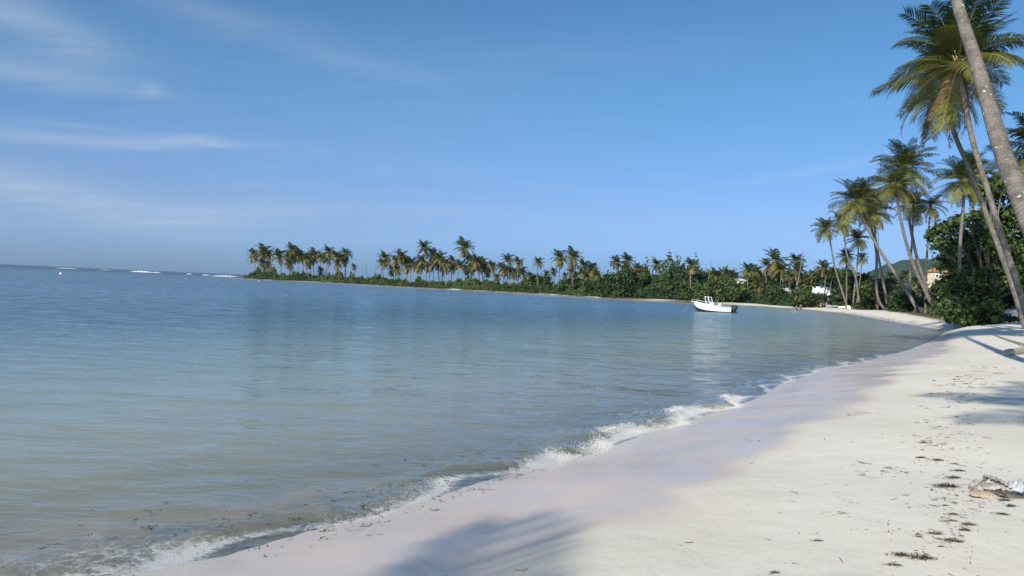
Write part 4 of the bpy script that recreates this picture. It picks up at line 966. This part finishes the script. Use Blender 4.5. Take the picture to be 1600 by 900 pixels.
# ------------------------------------------------------------------ motor boat
M['gel'] = simple('white_gelcoat', (0.82, 0.82, 0.81), .22, spec=.6)
M['antifoul'] = simple('dark_bottom_paint', (0.02, 0.025, 0.035), .5)
M['engine'] = simple('dark_engine_cowl', (0.025, 0.035, 0.045), .3)
M['alu'] = simple('aluminium_tube', (0.75, 0.76, 0.78), .3, metallic=.6)
M['stripe'] = simple('grey_hull_mark', (0.25, 0.27, 0.30), .4)
M['glass'] = simple('tinted_windscreen', (0.05, 0.06, 0.07), .1)
M['canvas'] = simple('grey_canvas', (0.28, 0.29, 0.30), .8)
M['vinyl'] = simple('cream_vinyl', (0.62, 0.60, 0.55), .5)
def motor_boat(loc, rz):
    r = empty('motor_boat', loc, rz); tag(r, 'white open motor boat with two dark outboards anchored in the bay', 'boat')
    # x forward; stations (x, half beam, sheer z, chine half, chine z, keel z)
    st = [(-2.7, 1.10, .82, 1.02, .10, -.30), (-1.8, 1.16, .83, 1.06, .10, -.32), (-.6, 1.18, .90, 1.05, .12, -.33), (.6, 1.12, 1.02, .93, .17, -.32), (1.6, .92, 1.16, .66, .26, -.26), (2.4, .60, 1.28, .36, .42, -.10), (2.95, .28, 1.36, .12, .70, .25), (3.25, .05, 1.42, .02, 1.05, .85)]
    up, lo = [], []
    for x, hb, sz, cb, cz, kz in st:
        up.append([Vector((x, -hb * 1.03, sz)), Vector((x, -hb * 1.03, sz - .07)), Vector((x, -hb, sz - .08)), Vector((x, -(hb + cb) / 2 * .99, (sz + cz) / 2)), Vector((x, -cb, cz)), Vector((x, cb, cz)), Vector((x, (hb + cb) / 2 * .99, (sz + cz) / 2)), Vector((x, hb, sz - .08)), Vector((x, hb * 1.03, sz - .07)), Vector((x, hb * 1.03, sz))])
        lo.append([Vector((x, -cb * 1.0, cz - .002)), Vector((x, 0, kz)), Vector((x, cb, cz - .002))])
    MB().loft(up, close=False).build('hull', M['gel'], r, smooth=False)
    mb = MB(); mb.loft(lo, close=False, cap=False); mb.build('hull_bottom', M['antifoul'], r)
    mb = MB()                                                  # transom
    a = up[0]; mb.add([a[0], a[4], a[5], a[9]], [(0, 1, 2, 3)]); mb.add([lo[0][0], lo[0][1], lo[0][2]], [(0, 1, 2)]); mb.build('transom', M['gel'], r)
    mb = MB()                                                  # fore deck, side decks, cockpit sole
    for i in range(3, 7):
        x0, h0, z0 = st[i][:3]; x1, h1, z1 = st[i + 1][:3]; mb.add([(x0, -h0, z0), (x1, -h1, z1), (x1, h1, z1), (x0, h0, z0)], [(0, 1, 2, 3)])
    for i in range(0, 3):
        x0, h0, z0 = st[i][:3]; x1, h1, z1 = st[i + 1][:3]
        for sgn in (-1, 1): mb.add([(x0, sgn * h0, z0), (x1, sgn * h1, z1), (x1, sgn * (h1 - .2), z1), (x0, sgn * (h0 - .2), z0)], [(0, 1, 2, 3)]); mb.add([(x0, sgn * (h0 - .2), z0), (x1, sgn * (h1 - .2), z1), (x1, sgn * (h1 - .2), .3), (x0, sgn * (h0 - .2), .3)], [(0, 1, 2, 3)])
    mb.box((-1.0, 0, .29), (3.3, 1.9, .04)); mb.build('deck', M['gel'], r)
    MB().box((3.35, 0, 1.42), (.75, .34, .08)).box((2.9, 0, 1.42), (.5, .4, .1)).build('bow_pulpit', M['gel'], r)
    for sgn in (-1, 1):
        pts = [(x, sgn * (hb - .05), sz + .34) for x, hb, sz, *_ in st[3:7]] + [(3.65, sgn * .14, 1.74)]
        mb = MB().tube(pts, .022, 5)
        for q in pts[::1]: mb.tube([(q[0], q[1], q[2] - .34), q], .018, 5)
        mb.build('bow_rail', M['alu'], r)
    # console with slanted windscreen
    mb = MB(); prof = [(-.1, .3), (1.0, .3), (1.15, 1.05), (.8, 1.2), (.5, 1.42), (.2, 1.42), (-.05, 1.1)]
    mb.loft([[Vector((x, s, z)) for x, z in prof] for s in (-.45, .45)]); mb.build('console', M['gel'], r)
    MB().add([(.84, -.42, 1.18), (.84, .42, 1.18), (.58, .38, 1.68), (.58, -.38, 1.68)], [(0, 1, 2, 3)]).build('windscreen', M['glass'], r)
    for sgn in (-1, 1):
        MB().tube([(.62, sgn * .62, .95), (.95, sgn * .60, 1.6), (1.15, sgn * .55, 2.22)], [.075, .065, .05], 6).tube([(.05, sgn * .62, .95), (.45, sgn * .6, 1.7), (.62, sgn * .55, 2.2)], [.065, .055, .04], 6).tube([(.3, sgn * .6, 1.35), (.98, sgn * .6, 1.66)], .03, 5).build('tower_leg', M['gel'], r)
    MB().tube([(1.15, -.55, 2.22), (1.15, .55, 2.22)], .04, 6).tube([(.62, -.55, 2.2), (.62, .55, 2.2)], .035, 6).build('tower_crossbar', M['gel'], r)
    # bimini frame aft
    for x0, x1 in ((-.5, -.2), (-1.2, -1.5)):
        MB().tube([(x0, -.95, .9), (x1, -.9, 2.12), (x1, .9, 2.12), (x0, .95, .9)], .016, 5).build('bimini_pole', M['canvas'], r)
    MB().box((-.9, 0, .65), (.6, 1.0, .7)).box((-1.2, 0, 1.15), (.12, 1.0, .5)).build('seat', M['vinyl'], r)
    MB().box((-2.35, 0, .6), (.45, 1.7, .5)).build('stern_bench', M['vinyl'], r)
    MB().box((-2.95, 0, .05), (.55, 1.7, .12)).build('swim_platform', M['antifoul'], r)
    for sgn in (-.36, .36):
        e = MB(); rings = []
        for z, a, b, dx in ((.35, .20, .15, 0), (.55, .42, .25, -.08), (.95, .50, .28, -.14), (1.2, .42, .25, -.20), (1.34, .2, .14, -.2)):
            rings.append([Vector((-3.45 + dx * 2 + a * math.cos(k * math.pi / 5), sgn + b * math.sin(k * math.pi / 5), z - .22)) for k in range(10)])
        e.loft(rings); e.box((-3.45, sgn, .0), (.4, .14, .5)); e.box((-3.0, sgn, .35), (.6, .3, .35)); e.box((-3.9, sgn, .1), (.5, .1, .2)); o_ = e.build('outboard_engine', M['engine'], r, smooth=False)
        MB().box((-3.75, sgn - .285, .72), (.4, .02, .07)).build('cowl_band', M['gel'], o_)
    for q in ((.9, .1), (1.05, .1), (1.22, .12), (1.42, .1)):   # small hull marking
        MB().box((q[0] - .2, -1.085 + (q[0] - .9) * .22, .70), (q[1], .02, .12), Matrix.Rotation(.3, 3, 'Z')).build('hull_mark', M['stripe'], r)
    mb = MB().tube([(3.6, 0, 1.38), (4.2, 0, .8), (4.9, -.1, .02), (5.2, -.1, -.6)], .015, 4); mb.build('anchor_line', M['canvas'], r)
    return r
bp = onz(1113, 487.5); motor_boat((bp.x, bp.y, .02), math.pi + R_(10)).scale = (.86, .95, .95)
def buoy(label, px, py, rad, mat, grp, cat='buoy'):
    q = onz(px, py); r = empty('mooring_buoy', (q.x, q.y, 0)); tag(r, label, cat, grp)
    MB().ball((0, 0, rad * .35), (rad, rad, rad * .95), 10, 8).build('float', mat, r, smooth=True)
    MB().tube([(0, 0, rad * 1.25), (0, 0, rad * 1.6)], rad * .12, 6).build('ring', M['alu'], r)
M['red'] = simple('faded_red_plastic', (0.22, 0.04, 0.05), .5)
G_B = 'mooring buoys in the bay'
buoy('small dark red buoy floating at the bow of the white boat', 1070, 483.5, .16, M['red'], G_B)
buoy('white buoy near the left edge below the horizon', 95, 428.5, .42, M['white'], G_B)
buoy('tiny white buoy left of the spit tip', 290, 436, .16, M['white'], G_B)
buoy('small white buoy off the rocky shore of the spit tip', 405, 439.5, .26, M['white'], G_B)

# ------------------------------------------------------------------ beached boats, post, logs
M['blueboat'] = simple('pale_blue_paint', (0.32, 0.50, 0.62), .5, 3, .1)
def row_boat(label, p, rz, L, mat):
    r = empty('rowing_boat', p, rz); tag(r, label, 'boat', 'small boats drawn up on the beach')
    ring = lambda k, s_: [Vector((x * L, y * L * .17 * s_, z)) for x, y, z in k]
    prof = [(-.5, .75, 0), (-.25, 1, 0), (.05, 1, 0), (.3, .7, 0), (.5, .05, 0)]
    rows = []
    for x, b, _ in prof:
        hb = b * .17 * L; sz = .55 + .25 * max(0, x) * 2
        rows.append([Vector((x * L, -hb, sz)), Vector((x * L, -hb * .75, .15)), Vector((x * L, 0, 0.02 + .12 * max(0, x))), Vector((x * L, hb * .75, .15)), Vector((x * L, hb, sz)), Vector((x * L, hb * .88, sz)), Vector((x * L, hb * .6, .22)), Vector((x * L, -hb * .6, .22)), Vector((x * L, -hb * .88, sz))])
    MB().loft(rows).build('hull', mat, r)
    for x in (-.25, .08): MB().box((x * L, 0, .42), (.22, L * .3, .05)).build('thwart', M['greywood'], r)
row_boat('pale blue rowing boat on the sand below the white house', hit(1304, 477.5), R_(12), 3.6, M['blueboat'])
row_boat('white rowing boat resting beside the foot of a leaning palm', hit(1319, 477.5), R_(-20), 2.4, M['white'])
row_boat('white skiff in the shade right of the leaning palm foot', hit(1334, 478.5), R_(160), 2.6, M['white'])
p = hit(1293, 477.5); r = empty('wooden_post', p); tag(r, 'pale square post standing on the sand left of the blue boat', 'post'); MB().box((0, 0, 1.0), (.22, .22, 2.0)).build('shaft', M['greywood'], r); MB().box((0, 0, 2.1), (.34, .34, .2), taper=.5).build('cap', M['white'], r)

def log(label, a, b, r0, r1, cat='log', mat='wood'):
    a = Vector(a); b = Vector(b); d = b - a
    n = 14; rs = random.Random(int(a.x * 10)); pts = [Vector((0, 0, 0)) + d * (i / n) + Vector((0, 0, rs.uniform(-.01, .015))) for i in range(n + 1)]
    mb = MB(); mb.tube(pts, [(r0 + (r1 - r0) * i / n) * (1 + rs.uniform(-.05, .05)) for i in range(n + 1)], 12)
    o = mb.build('fallen_log', M[mat], None, smooth=True); o.location = a; tag(o, label, cat); return o
M['palewood'] = simple('sunbleached_log', (0.36, 0.31, 0.245), .85, 7.0, .3, bump=.02)
def gp(px, py, z0=1.0):
    q = onz(px, py, z0)
    for _ in range(5): q = onz(px, py, gz(q.x, q.y))
    return q
a = gp(1573, 556); b = gp(1660, 545); log('thick pale fallen log lying on the sand at the right edge', a + Vector((0, 0, .1)), b + Vector((0, 0, .13)), .14, .17, mat='palewood')
a = gp(1552, 524); b = gp(1625, 549); log('thin pole standing in for the leaning trunk shadow behind the thick log', a + Vector((0, 0, .04)), b + Vector((0, 0, .06)), .035, .055, mat='palewood')  # thin pole added where the leaning trunk's shadow crosses the sand
a = gp(1405, 497); b = gp(1432, 483); log('thin driftwood branch propped under the diagonal palm', a + Vector((0, 0, .1)), b + Vector((0, 0, .9)), .05, .06, mat='wood')

# ------------------------------------------------------------------ dried palm sheath with crumpled sheet
M['husk'] = simple('dried_sheath', (0.33, 0.295, 0.265), .7, 9.0, .45, bump=.02)
M['huskdark'] = simple('dark_fibre_and_shade', (0.10, 0.08, 0.07), .8, 14.0, .5, bump=.02)  # stalk fibre, also the dark colour used for shade under the sheath
M['husklight'] = simple('tan_inner_husk', (0.40, 0.31, 0.235), .7, 10.0, .25, bump=.015)
M['sheet'] = simple('pale_crinkled_plastic', (0.43, 0.46, 0.475), .5, 12.0, .25, bump=.03)
def crumple(name, mat, parent, L, W, H, seed, curl=1.0, nx=26, ny=14, thick=.012, loc=(0, 0, 0), rot=(0, 0, 0), amp=.05, fold=0.0):
    """curved sheet with thickness and creases; x along its length"""
    rs = random.Random(seed); fr = [(rs.uniform(2, 9), rs.uniform(-9, 9), rs.uniform(0, 6), rs.uniform(.4, 1)) for _ in range(7)]
    def pt(u, v, off):
        a = (v - .5) * math.pi * curl; wv = W * math.sin(math.pi * min(1, max(0, .06 + u * .9))) ** .45
        cz = sum(k * abs(math.sin(fx * u * 3 + fy * v + ph)) for fx, fy, ph, k in fr) / 5 * amp
        rr = wv / 2 / max(.3, math.sin(min(math.pi / 2, math.pi * curl / 2)))
        return Vector((L * (u - .5), (rr + off) * math.sin(a), (rr * .8 + off) * math.cos(a) * (H / max(W, .01)) * 1.6 + cz + fold * (u - .5) ** 2 * 2))
    for sgn in (0,): pass
    V = []; Fs = []
    for off in (0, -thick):
        for i in range(nx + 1):
            for j in range(ny + 1): V.append(pt(i / nx, j / ny, off))
    m_ = (nx + 1) * (ny + 1); w_ = ny + 1
    for i in range(nx):
        for j in range(ny):
            a = i * w_ + j; Fs.append((a, a + w_, a + w_ + 1, a + 1)); Fs.append((m_ + a, m_ + a + 1, m_ + a + w_ + 1, m_ + a + w_))
    for i in range(nx):
        for j in (0, ny): a = i * w_ + j; Fs.append((a, m_ + a, m_ + a + w_, a + w_))
    for j in range(ny):
        for i in (0, nx): a = i * w_ + j; Fs.append((a, a + 1, m_ + a + 1, m_ + a))
    return MB().add(V, Fs).build(name, mat, parent, smooth=False, loc=loc, rot=rot)
q = gp(1552, 776); r = empty('palm_sheath', q, R_(-6)); tag(r, 'curled brown and grey dried palm sheath lying on the sand', 'palm husk')
crumple('inner_husk', M['husklight'], r, .26, .12, .06, 3, .9, loc=(-.10, -.03, .0), rot=(.25, .05, .1), amp=.02)
crumple('outer_sheath', M['husk'], r, .30, .16, .10, 4, .95, loc=(-.03, .04, .02), rot=(-.2, -.10, -.1), amp=.05)
crumple('upper_fold', M['husk'], r, .24, .10, .07, 5, .8, loc=(.05, .06, .08), rot=(-.35, .35, -.2), amp=.05)
crumple('fibre_and_shade', M['huskdark'], r, .34, .13, .05, 6, .9, loc=(.09, -.01, .005), rot=(.2, .1, -.2), amp=.04)  # dark fibre piece enlarged to stand in for shade beneath the sheath
crumple('torn_flap', M['husk'], r, .13, .09, .07, 12, .8, loc=(-.10, .05, .06), rot=(-.5, -.5, .5), amp=.05)
MB().tube([(-.2, .0, .03), (-.13, .05, .085), (-.06, .07, .12), (-.02, .08, .14)], [.012, .02, .016, .006], 6).build('stalk', M['huskdark'], r, smooth=True)
q2 = gp(1602, 778); o = crumple('plastic_sheet', M['sheet'], None, .26, .22, .12, 9, .9, loc=q2 + Vector((0, 0.02, .01)), rot=(.1, .1, -.5), amp=.09); tag(o, 'pale crumpled plastic sheet behind the brown palm sheath at the right edge', 'plastic sheet')

# ------------------------------------------------------------------ seagrass and weed
M['weed'] = simple('dry_seaweed', (0.095, 0.076, 0.056), .8, 20, .4)
M['weedlight'] = simple('dry_seagrass_blade', (0.17, 0.135, 0.085), .8, 20, .4)
M['weedwet'] = simple('wet_seagrass', (0.045, 0.045, 0.022), .4, 20, .3)
def strip_cloud(locs, lens, rs, wid=.006, curl=.5, tilt=.1, stretch=None):
    """curved ribbons lying near the ground: 4 triangles each (a crossed fold gives them body)"""
    N = len(locs); a = rs.uniform(0, 2 * math.pi, N) if stretch is None else stretch + rs.normal(0, .6, N)
    bend = rs.normal(0, curl, N); V = np.zeros((N, 8, 3))
    for j, f in enumerate((-.5, -.17, .17, .5)):
        ang = a + bend * f * 2
        cx = locs[:, 0] + lens * f * np.cos(a + bend * f); cy = locs[:, 1] + lens * f * np.sin(a + bend * f)
        h = locs[:, 2] + tilt * lens * (rs.uniform(0, 1, N)) * (.3 + abs(f)) + .002
        wv = wid * (1 - abs(f) * .8)
        V[:, j * 2] = np.stack([cx - wv * np.sin(ang), cy + wv * np.cos(ang), h], 1)
        V[:, j * 2 + 1] = np.stack([cx + wv * np.sin(ang), cy - wv * np.cos(ang), h + wid * .8], 1)
    b = np.arange(N)[:, None] * 8
    Fc = np.concatenate([b + np.array([[0, 1, 3, 2]]), b + np.array([[2, 3, 5, 4]]), b + np.array([[4, 5, 7, 6]])])
    return V.reshape(-1, 3), Fc
rs = np.random.RandomState(77)
CLM = []
for i in range(5):
    n = 90; lc = np.stack([rs.normal(0, .36, n), rs.normal(0, .15, n), np.abs(rs.normal(0, .045, n))], 1); r_ = np.hypot(lc[:, 0], lc[:, 1]); lc[:, 2] = np.abs(rs.normal(0, 1, n)) * .10 * np.exp(-(r_ / .35) ** 2)
    V, Fc = strip_cloud(lc, rs.uniform(.15, .7, n), rs, .022, .8, .18, stretch=0.0)
    CLM.append(mesh_np('seaweed_clump', V, Fc, M['weed']))
CLP = [(1460, 595, 7, 'small dark weed clump beside the highest wrack, nearest the water'), (1497, 589, 8, 'dark weed clump below the thick fallen log'), (1455, 615, 6, 'left of two weed tufts near the palm shadow'), (1474, 614, 5, 'right of two weed tufts near the palm shadow'),
       (1448, 638, 6, 'weed tuft left of the long palm-frond shadow'), (1449.5, 660, 7, 'left of two tufts just below the frond shadow'), (1469, 667, 8, 'right of two tufts just below the frond shadow'), (1495, 651.5, 9, 'weed heap inside the edge of the frond shadow'),
       (1445, 692, 14, 'loose spread of weed above a small tuft mid beach'), (1442, 703, 8, 'small pointed tuft under the loose spread of weed'), (1441, 715.5, 18, 'flat elongated weed clump left of the darker heap'), (1467, 719.5, 20, 'dark flattened weed heap right of the elongated clump'),
       (1492, 725, 13, 'thin weed clump up the beach from the palm sheath'), (1502, 736, 20, 'straggly weed clump above the palm sheath'), (1491, 747, 24, 'wispy weed spread left of the palm sheath top'), (1482, 761, 40, 'long tangle of weed reaching the palm sheath'),
       (1490, 804, 20, 'weed clump left of a tiny black tuft'), (1508, 805, 8, 'tiny black tuft below the palm sheath'), (1491, 814, 16, 'short thick weed clump under the tiny black tuft'), (1514, 820, 26, 'bristly weed clump furthest right of the lower wrack'),
       (1510, 829, 20, 'thin curved weed strand below the bristly clump'), (1437, 839, 15, 'compact black ball of weed in the lower right'), (1462, 834, 26, 'weed clump touching the compact black ball'), (1504, 837.5, 11, 'small weed clump right of the lower wrack middle'),
       (1491, 846, 34, 'broad tangled weed clump near the bottom right'), (1472, 854, 13, 'pointed weed tuft left below the broad tangle'), (1409, 868, 34, 'dark weed heap at the left end of the long arc'), (1440, 872, 44, 'long arc of weed curving right near the bottom edge'),
       (1400, 883, 26, 'ragged weed clump below the dark heap at the bottom'), (1570, 782, 22, 'brown weed clump in front of the palm sheath'), (1581, 791, 18, 'round weed clump at the right edge under the plastic sheet'), (1567, 804, 22, 'flat weed clump below the round one at the right edge'),
       (1277, 834, 7, 'lone dark speck of weed on the left open sand'), (1281, 845, 20, 'curled weed strand under the lone speck'), (1211, 895, 22, 'forked weed strand at the bottom edge'), (1478, 790, 12, 'short weed strip left under the palm sheath tangle')]
for i, (px, py, wpx, lab) in enumerate(CLP):
    q = gp(px, py); dist = math.hypot(q.x, q.y); s = wpx * dist / F / 1.35
    o = obj('seaweed_clump', CLM[i % 5], None, q + Vector((0, 0, -.002)), (0, 0, rnd.uniform(-.35, .35)), (s, s * 1.0, s * .8)); tag(o, lab, 'seaweed', 'seaweed clumps along the wrack line')
# scattered blades
def px_scatter(line, n, spread, rs, zfix=None, lens=(6, 22), per=6):
    """blades gathered in loose tufts along a line on the sand"""
    line = np.array(line, float); out = []; ln = []
    while len(out) < n:
        k = rs.randint(0, len(line) - 1); f = rs.uniform(); c = line[k] * (1 - f) + line[k + 1] * f
        a = c[0] + rs.normal() * c[2]; b = c[1] + rs.normal() * c[2] * .55
        if b < 480: continue
        q = onz(a, b, zfix) if zfix is not None else gp(a, b)
        d = math.hypot(q.x, q.y); m = 1 + rs.poisson(per * rs.uniform(0, 1) ** 2); tight = rs.uniform(3, 16) * d / F
        for _ in range(m):
            out.append((q.x + rs.normal() * tight, q.y + rs.normal() * tight * .8, q.z)); ln.append(min(3.0, np.exp(rs.normal(0, .55))) * .5 * (lens[0] + lens[1]) * .6 * d / F)
    return np.array(out), np.array(ln)
rs = np.random.RandomState(9)
L1, n1 = px_scatter([(1540, 575, 14), (1510, 600, 18), (1490, 640, 20), (1480, 680, 22), (1475, 720, 28), (1490, 760, 32), (1495, 800, 32), (1490, 850, 34), (1450, 890, 44)], 620, 1, rs, lens=(3, 11))
L2, n2 = px_scatter([(1420, 660, 60), (1370, 730, 70), (1340, 800, 80), (1300, 880, 90)], 170, 1, rs, lens=(5, 18))
L3, n3 = px_scatter([(1560, 700, 60), (1550, 860, 60), (1200, 760, 70), (1080, 880, 90), (880, 880, 80)], 50, 1, rs, lens=(4, 14))
LL = np.concatenate([L1, L2, L3]); nn = np.concatenate([n1, n2, n3]); LL[:, 2] = ground_z(LL[:, 0], LL[:, 1])
wd = np.clip(np.hypot(LL[:, 0], LL[:, 1]) * .0005, .0013, .01) * rs.uniform(.5, 1.3, len(LL))
V, Fc = strip_cloud(LL, nn, rs, wd, .5, .08)
tag(obj('seagrass_litter', mesh_np('seagrass_litter', V, Fc, M['weedlight'])), 'thin dry seagrass blades scattered over the dry sand', 'seagrass', kind='stuff')
# blades drifting at the water's edge
L4, n4 = px_scatter([(380, 850, 60), (470, 830, 45), (540, 805, 45), (620, 780, 50), (720, 745, 55), (800, 728, 50)], 420, 1, rs, zfix=.0, lens=(4, 15))
L5, n5 = px_scatter([(60, 860, 60), (150, 860, 60), (250, 840, 60), (330, 820, 60)], 90, 1, rs, zfix=.0, lens=(4, 15))
L4 = np.concatenate([L4, L5]); n4 = np.concatenate([n4, n5])
s_ = shore_dist(L4[:, 0], L4[:, 1]); h_, _, _ = water_h(L4[:, 0], L4[:, 1], s_, np.hypot(L4[:, 0], L4[:, 1])); g_ = ground_z(L4[:, 0], L4[:, 1], s_)
L4[:, 2] = np.maximum(h_, g_) + .004
V, Fc = strip_cloud(L4, n4, rs, rs.uniform(.002, .005, len(L4)), .9, .04)
tag(obj('drifting_seagrass', mesh_np('drifting_seagrass', V, Fc, M['weedwet'])), 'dark seagrass blades floating at the edge of the water', 'seagrass', kind='stuff')

# ------------------------------------------------------------------ people
M['skin'] = simple('skin', (0.20, 0.115, 0.075), .55)
M['skinlight'] = simple('fair_skin', (0.36, 0.25, 0.19), .55)
M['hair'] = simple('dark_hair', (0.02, 0.015, 0.012), .6)
M['coral'] = simple('coral_red_cloth', (0.55, 0.13, 0.10), .8)
M['navy'] = simple('dark_swimwear', (0.03, 0.04, 0.07), .7)
def skin_body(joints, edges, mat, name='body', parent=None):
    me = bpy.data.meshes.new(name); me.from_pydata([j[:3] for j in joints], edges, []); o = bpy.data.objects.new(name, me); link(o)
    m = o.modifiers.new('skin', 'SKIN'); o.modifiers.new('sub', 'SUBSURF').levels = 1
    me.skin_vertices[0].data[0].use_root = True
    for i, j in enumerate(joints): me.skin_vertices[0].data[i].radius = (j[3], j[3] if len(j) < 5 else j[4])
    dg = bpy.context.evaluated_depsgraph_get(); m2 = bpy.data.meshes.new_from_object(o.evaluated_get(dg)); m2.name = name
    bpy.data.objects.remove(o); m2.materials.append(mat); m2.polygons.foreach_set('use_smooth', [True] * len(m2.polygons))
    return obj(name, m2, parent)
def person(label, loc, rz, h, skin, top, bottom, grp, arms=(.1, .1), stride=.08, dress=False):
    r = empty('person', loc, rz); tag(r, label, 'person', grp); k = h / 1.72
    J = [(0, 0, .95, .15, .11), (0, 0, 1.15, .13, .10), (0, 0, 1.38, .17, .11), (0, 0, 1.5, .06), (0, .01, 1.58, .075), (0, .02, 1.66, .085),
         (-.19, 0, 1.40, .055), (-.24 - arms[0], .02, 1.14, .042), (-.24 - arms[0] * 1.4, .10, .90, .032), (.19, 0, 1.40, .055), (.24 + arms[1], .02, 1.14, .042), (.24 + arms[1] * 1.4, .10, .90, .032),
         (-.10, 0, .88, .09), (-.11, stride, .48, .06), (-.11, stride * 1.1 - .03, .08, .042), (-.11, stride + .12, .03, .035), (.10, 0, .88, .09), (.11, -stride * .6, .48, .06), (.11, -stride * 1.6, .08, .042), (.11, -stride + .05, .03, .035),
         (-.25 - arms[0] * 1.4, .13, .80, .026), (.25 + arms[1] * 1.4, .13, .80, .026)]
    E = [(0, 1), (1, 2), (2, 3), (3, 4), (4, 5), (2, 6), (6, 7), (7, 8), (8, 20), (2, 9), (9, 10), (10, 11), (11, 21), (0, 12), (12, 13), (13, 14), (14, 15), (0, 16), (16, 17), (17, 18), (18, 19)]
    b = skin_body([(x * k, y * k, z * k) + tuple(q * k for q in rr) for x, y, z, *rr in J], E, skin, 'body', r)
    MB().ball((0, -.005 * k, 1.68 * k), (.098 * k, .11 * k, .10 * k), 10, 8).build('hair', M['hair'], r, smooth=True)
    n = 14
    def sleeve(nm, prof, mat): MB().loft([[Vector((a * math.cos(2 * math.pi * i / n), b2 * math.sin(2 * math.pi * i / n), z)) * k for i in range(n)] for z, a, b2 in prof]).build(nm, mat, r, smooth=True)
    if dress: sleeve('dress', [(.50, .27, .22), (.75, .23, .19), (.98, .19, .16), (1.15, .165, .135), (1.38, .20, .145), (1.46, .12, .09)], top)
    else:
        if top: sleeve('shirt', [(.93, .18, .15), (1.15, .17, .135), (1.38, .21, .15), (1.46, .11, .09)], top)
        sleeve('shorts', [(.62, .235, .15), (.80, .225, .16), (.99, .18, .15)], bottom)
    return r
p = hit(1371, 483.3); person('person in a coral red dress standing on the sand by the bent palm', p, R_(150), 1.62, M['skin'], M['coral'], M['navy'], None, dress=True)
q = onz(1251, 484.3); person('right-hand of two bathers wading at the far shallows', (q.x, q.y, -.35), R_(120), 1.7, M['skin'], None, M['navy'], 'bathers in the bay')
q = onz(1243, 489); person('pale bather waist-deep, nearest the camera by the far beach', (q.x, q.y, -1.05), R_(200), 1.7, M['skinlight'], None, M['navy'], 'bathers in the bay', (.3, .25))
q = onz(1246, 484.6); person('left-hand of two bathers wading at the far shallows', (q.x - .2, q.y, -.5), R_(200), 1.65, M['skin'], None, M['navy'], 'bathers in the bay')
for px, py, lab in ((687, 458, 'left swimmer of the three off the far shore'), (691.5, 458.5, 'middle swimmer of the three off the far shore'), (703, 459, 'right swimmer of the three off the far shore'), (1172, 480.8, 'lone swimmer between the boat and the beach, left'), (1197, 482, 'lone swimmer between the boat and the beach, right')):
    q = onz(px, py); person(lab, (q.x, q.y, -1.45 if px < 900 else -1.48), R_(170), 1.75, M['skin'], None, M['navy'], 'swimmers in the bay', (.3, .3))

# ------------------------------------------------------------------ parked car
M['carpaint'] = simple('silver_grey_paint', (0.42, 0.43, 0.45), .3, metallic=.5)
M['carglass'] = simple('dark_car_glass', (0.02, 0.025, 0.03), .08)
M['tyre'] = simple('tyre_rubber', (0.02, 0.02, 0.02), .9)
M['lens'] = simple('headlamp_lens', (0.6, 0.6, 0.6), .1)
def car(loc, rz):
    r = empty('parked_car', loc, rz); tag(r, 'silver-grey car parked behind the low bushes at the right edge', 'car')
    low = [(-2.25, .35), (-2.3, .75), (-2.1, .98), (-1.1, 1.02), (1.0, 1.02), (1.95, .90), (2.2, .72), (2.2, .35), (1.75, .28), (-1.8, .28)]
    MB().loft([[Vector((x * sx, y, z)) for x, z in low] for y, sx in ((-.88, .97), (-.80, 1), (.80, 1), (.88, .97))]).build('body', M['carpaint'], r)
    cab = [(-2.0, 1.0), (-1.75, 1.42), (-1.3, 1.53), (.1, 1.52), (.45, 1.45), (1.25, 1.0)]
    MB().loft([[Vector((x, y * (.84 if z > 1.2 else 1), z)) for x, z in cab] for y in (-.8, .8)]).build('cabin', M['carpaint'], r)
    for s in (-1, 1):
        w_ = [(-1.85, 1.04), (-1.62, 1.38), (.05, 1.42), (.35, 1.38), (1.0, 1.04)]
        MB().loft([[Vector((x, s * (.805 + d) * (.86 if z > 1.2 else 1), z)) for x, z in w_] for d in (0, .02)]).build('side_window', M['carglass'], r)
        MB().box((.72, s * .93, 1.08), (.14, .16, .12)).build('wing_mirror', M['carpaint'], r)
        MB().box((2.13, s * .62, .74), (.14, .36, .14)).build('headlight', M['lens'], r)
        for x in (-1.4, 1.4):
            t_ = MB().loft([[Vector((x + rr * math.cos(k * math.pi / 10), s * y, .33 + rr * math.sin(k * math.pi / 10))) for k in range(20)] for y, rr in ((.68, .30), (.70, .33), (.88, .33), (.90, .30))]).build('wheel', M['tyre'], r)
            MB().loft([[Vector((x + rr * math.cos(k * math.pi / 8), s * y, .33 + rr * math.sin(k * math.pi / 8))) for k in range(16)] for y, rr in ((.89, .2), (.915, .19))]).build('rim', M['alu'], t_)
    MB().add([(1.20, -.66, 1.04), (1.20, .66, 1.04), (.52, .58, 1.44), (.52, -.58, 1.44)], [(0, 1, 2, 3)]).build('windscreen', M['carglass'], r, loc=(.03, 0, .015))
    MB().box((2.19, 0, .5), (.06, 1.3, .16)).build('bumper', M['dark'], r)
p = P3(1600, 73); car((p.x, p.y, p.z + .16), math.pi + R_(12))

# ------------------------------------------------------------------ the air over the bay
m, t = new_mat('sea_haze')
v = t.n('ShaderNodeVolumePrincipled', None, Color=(0.74, 0.87, 1.0, 1), Density=0.00008, Anisotropy=0.3).outputs[0]
t.n('ShaderNodeOutputMaterial', None, Volume=v)
tag(MB().box((0, 0, 97), (17600, 17600, 206)).build('haze', m), kind='stuff')
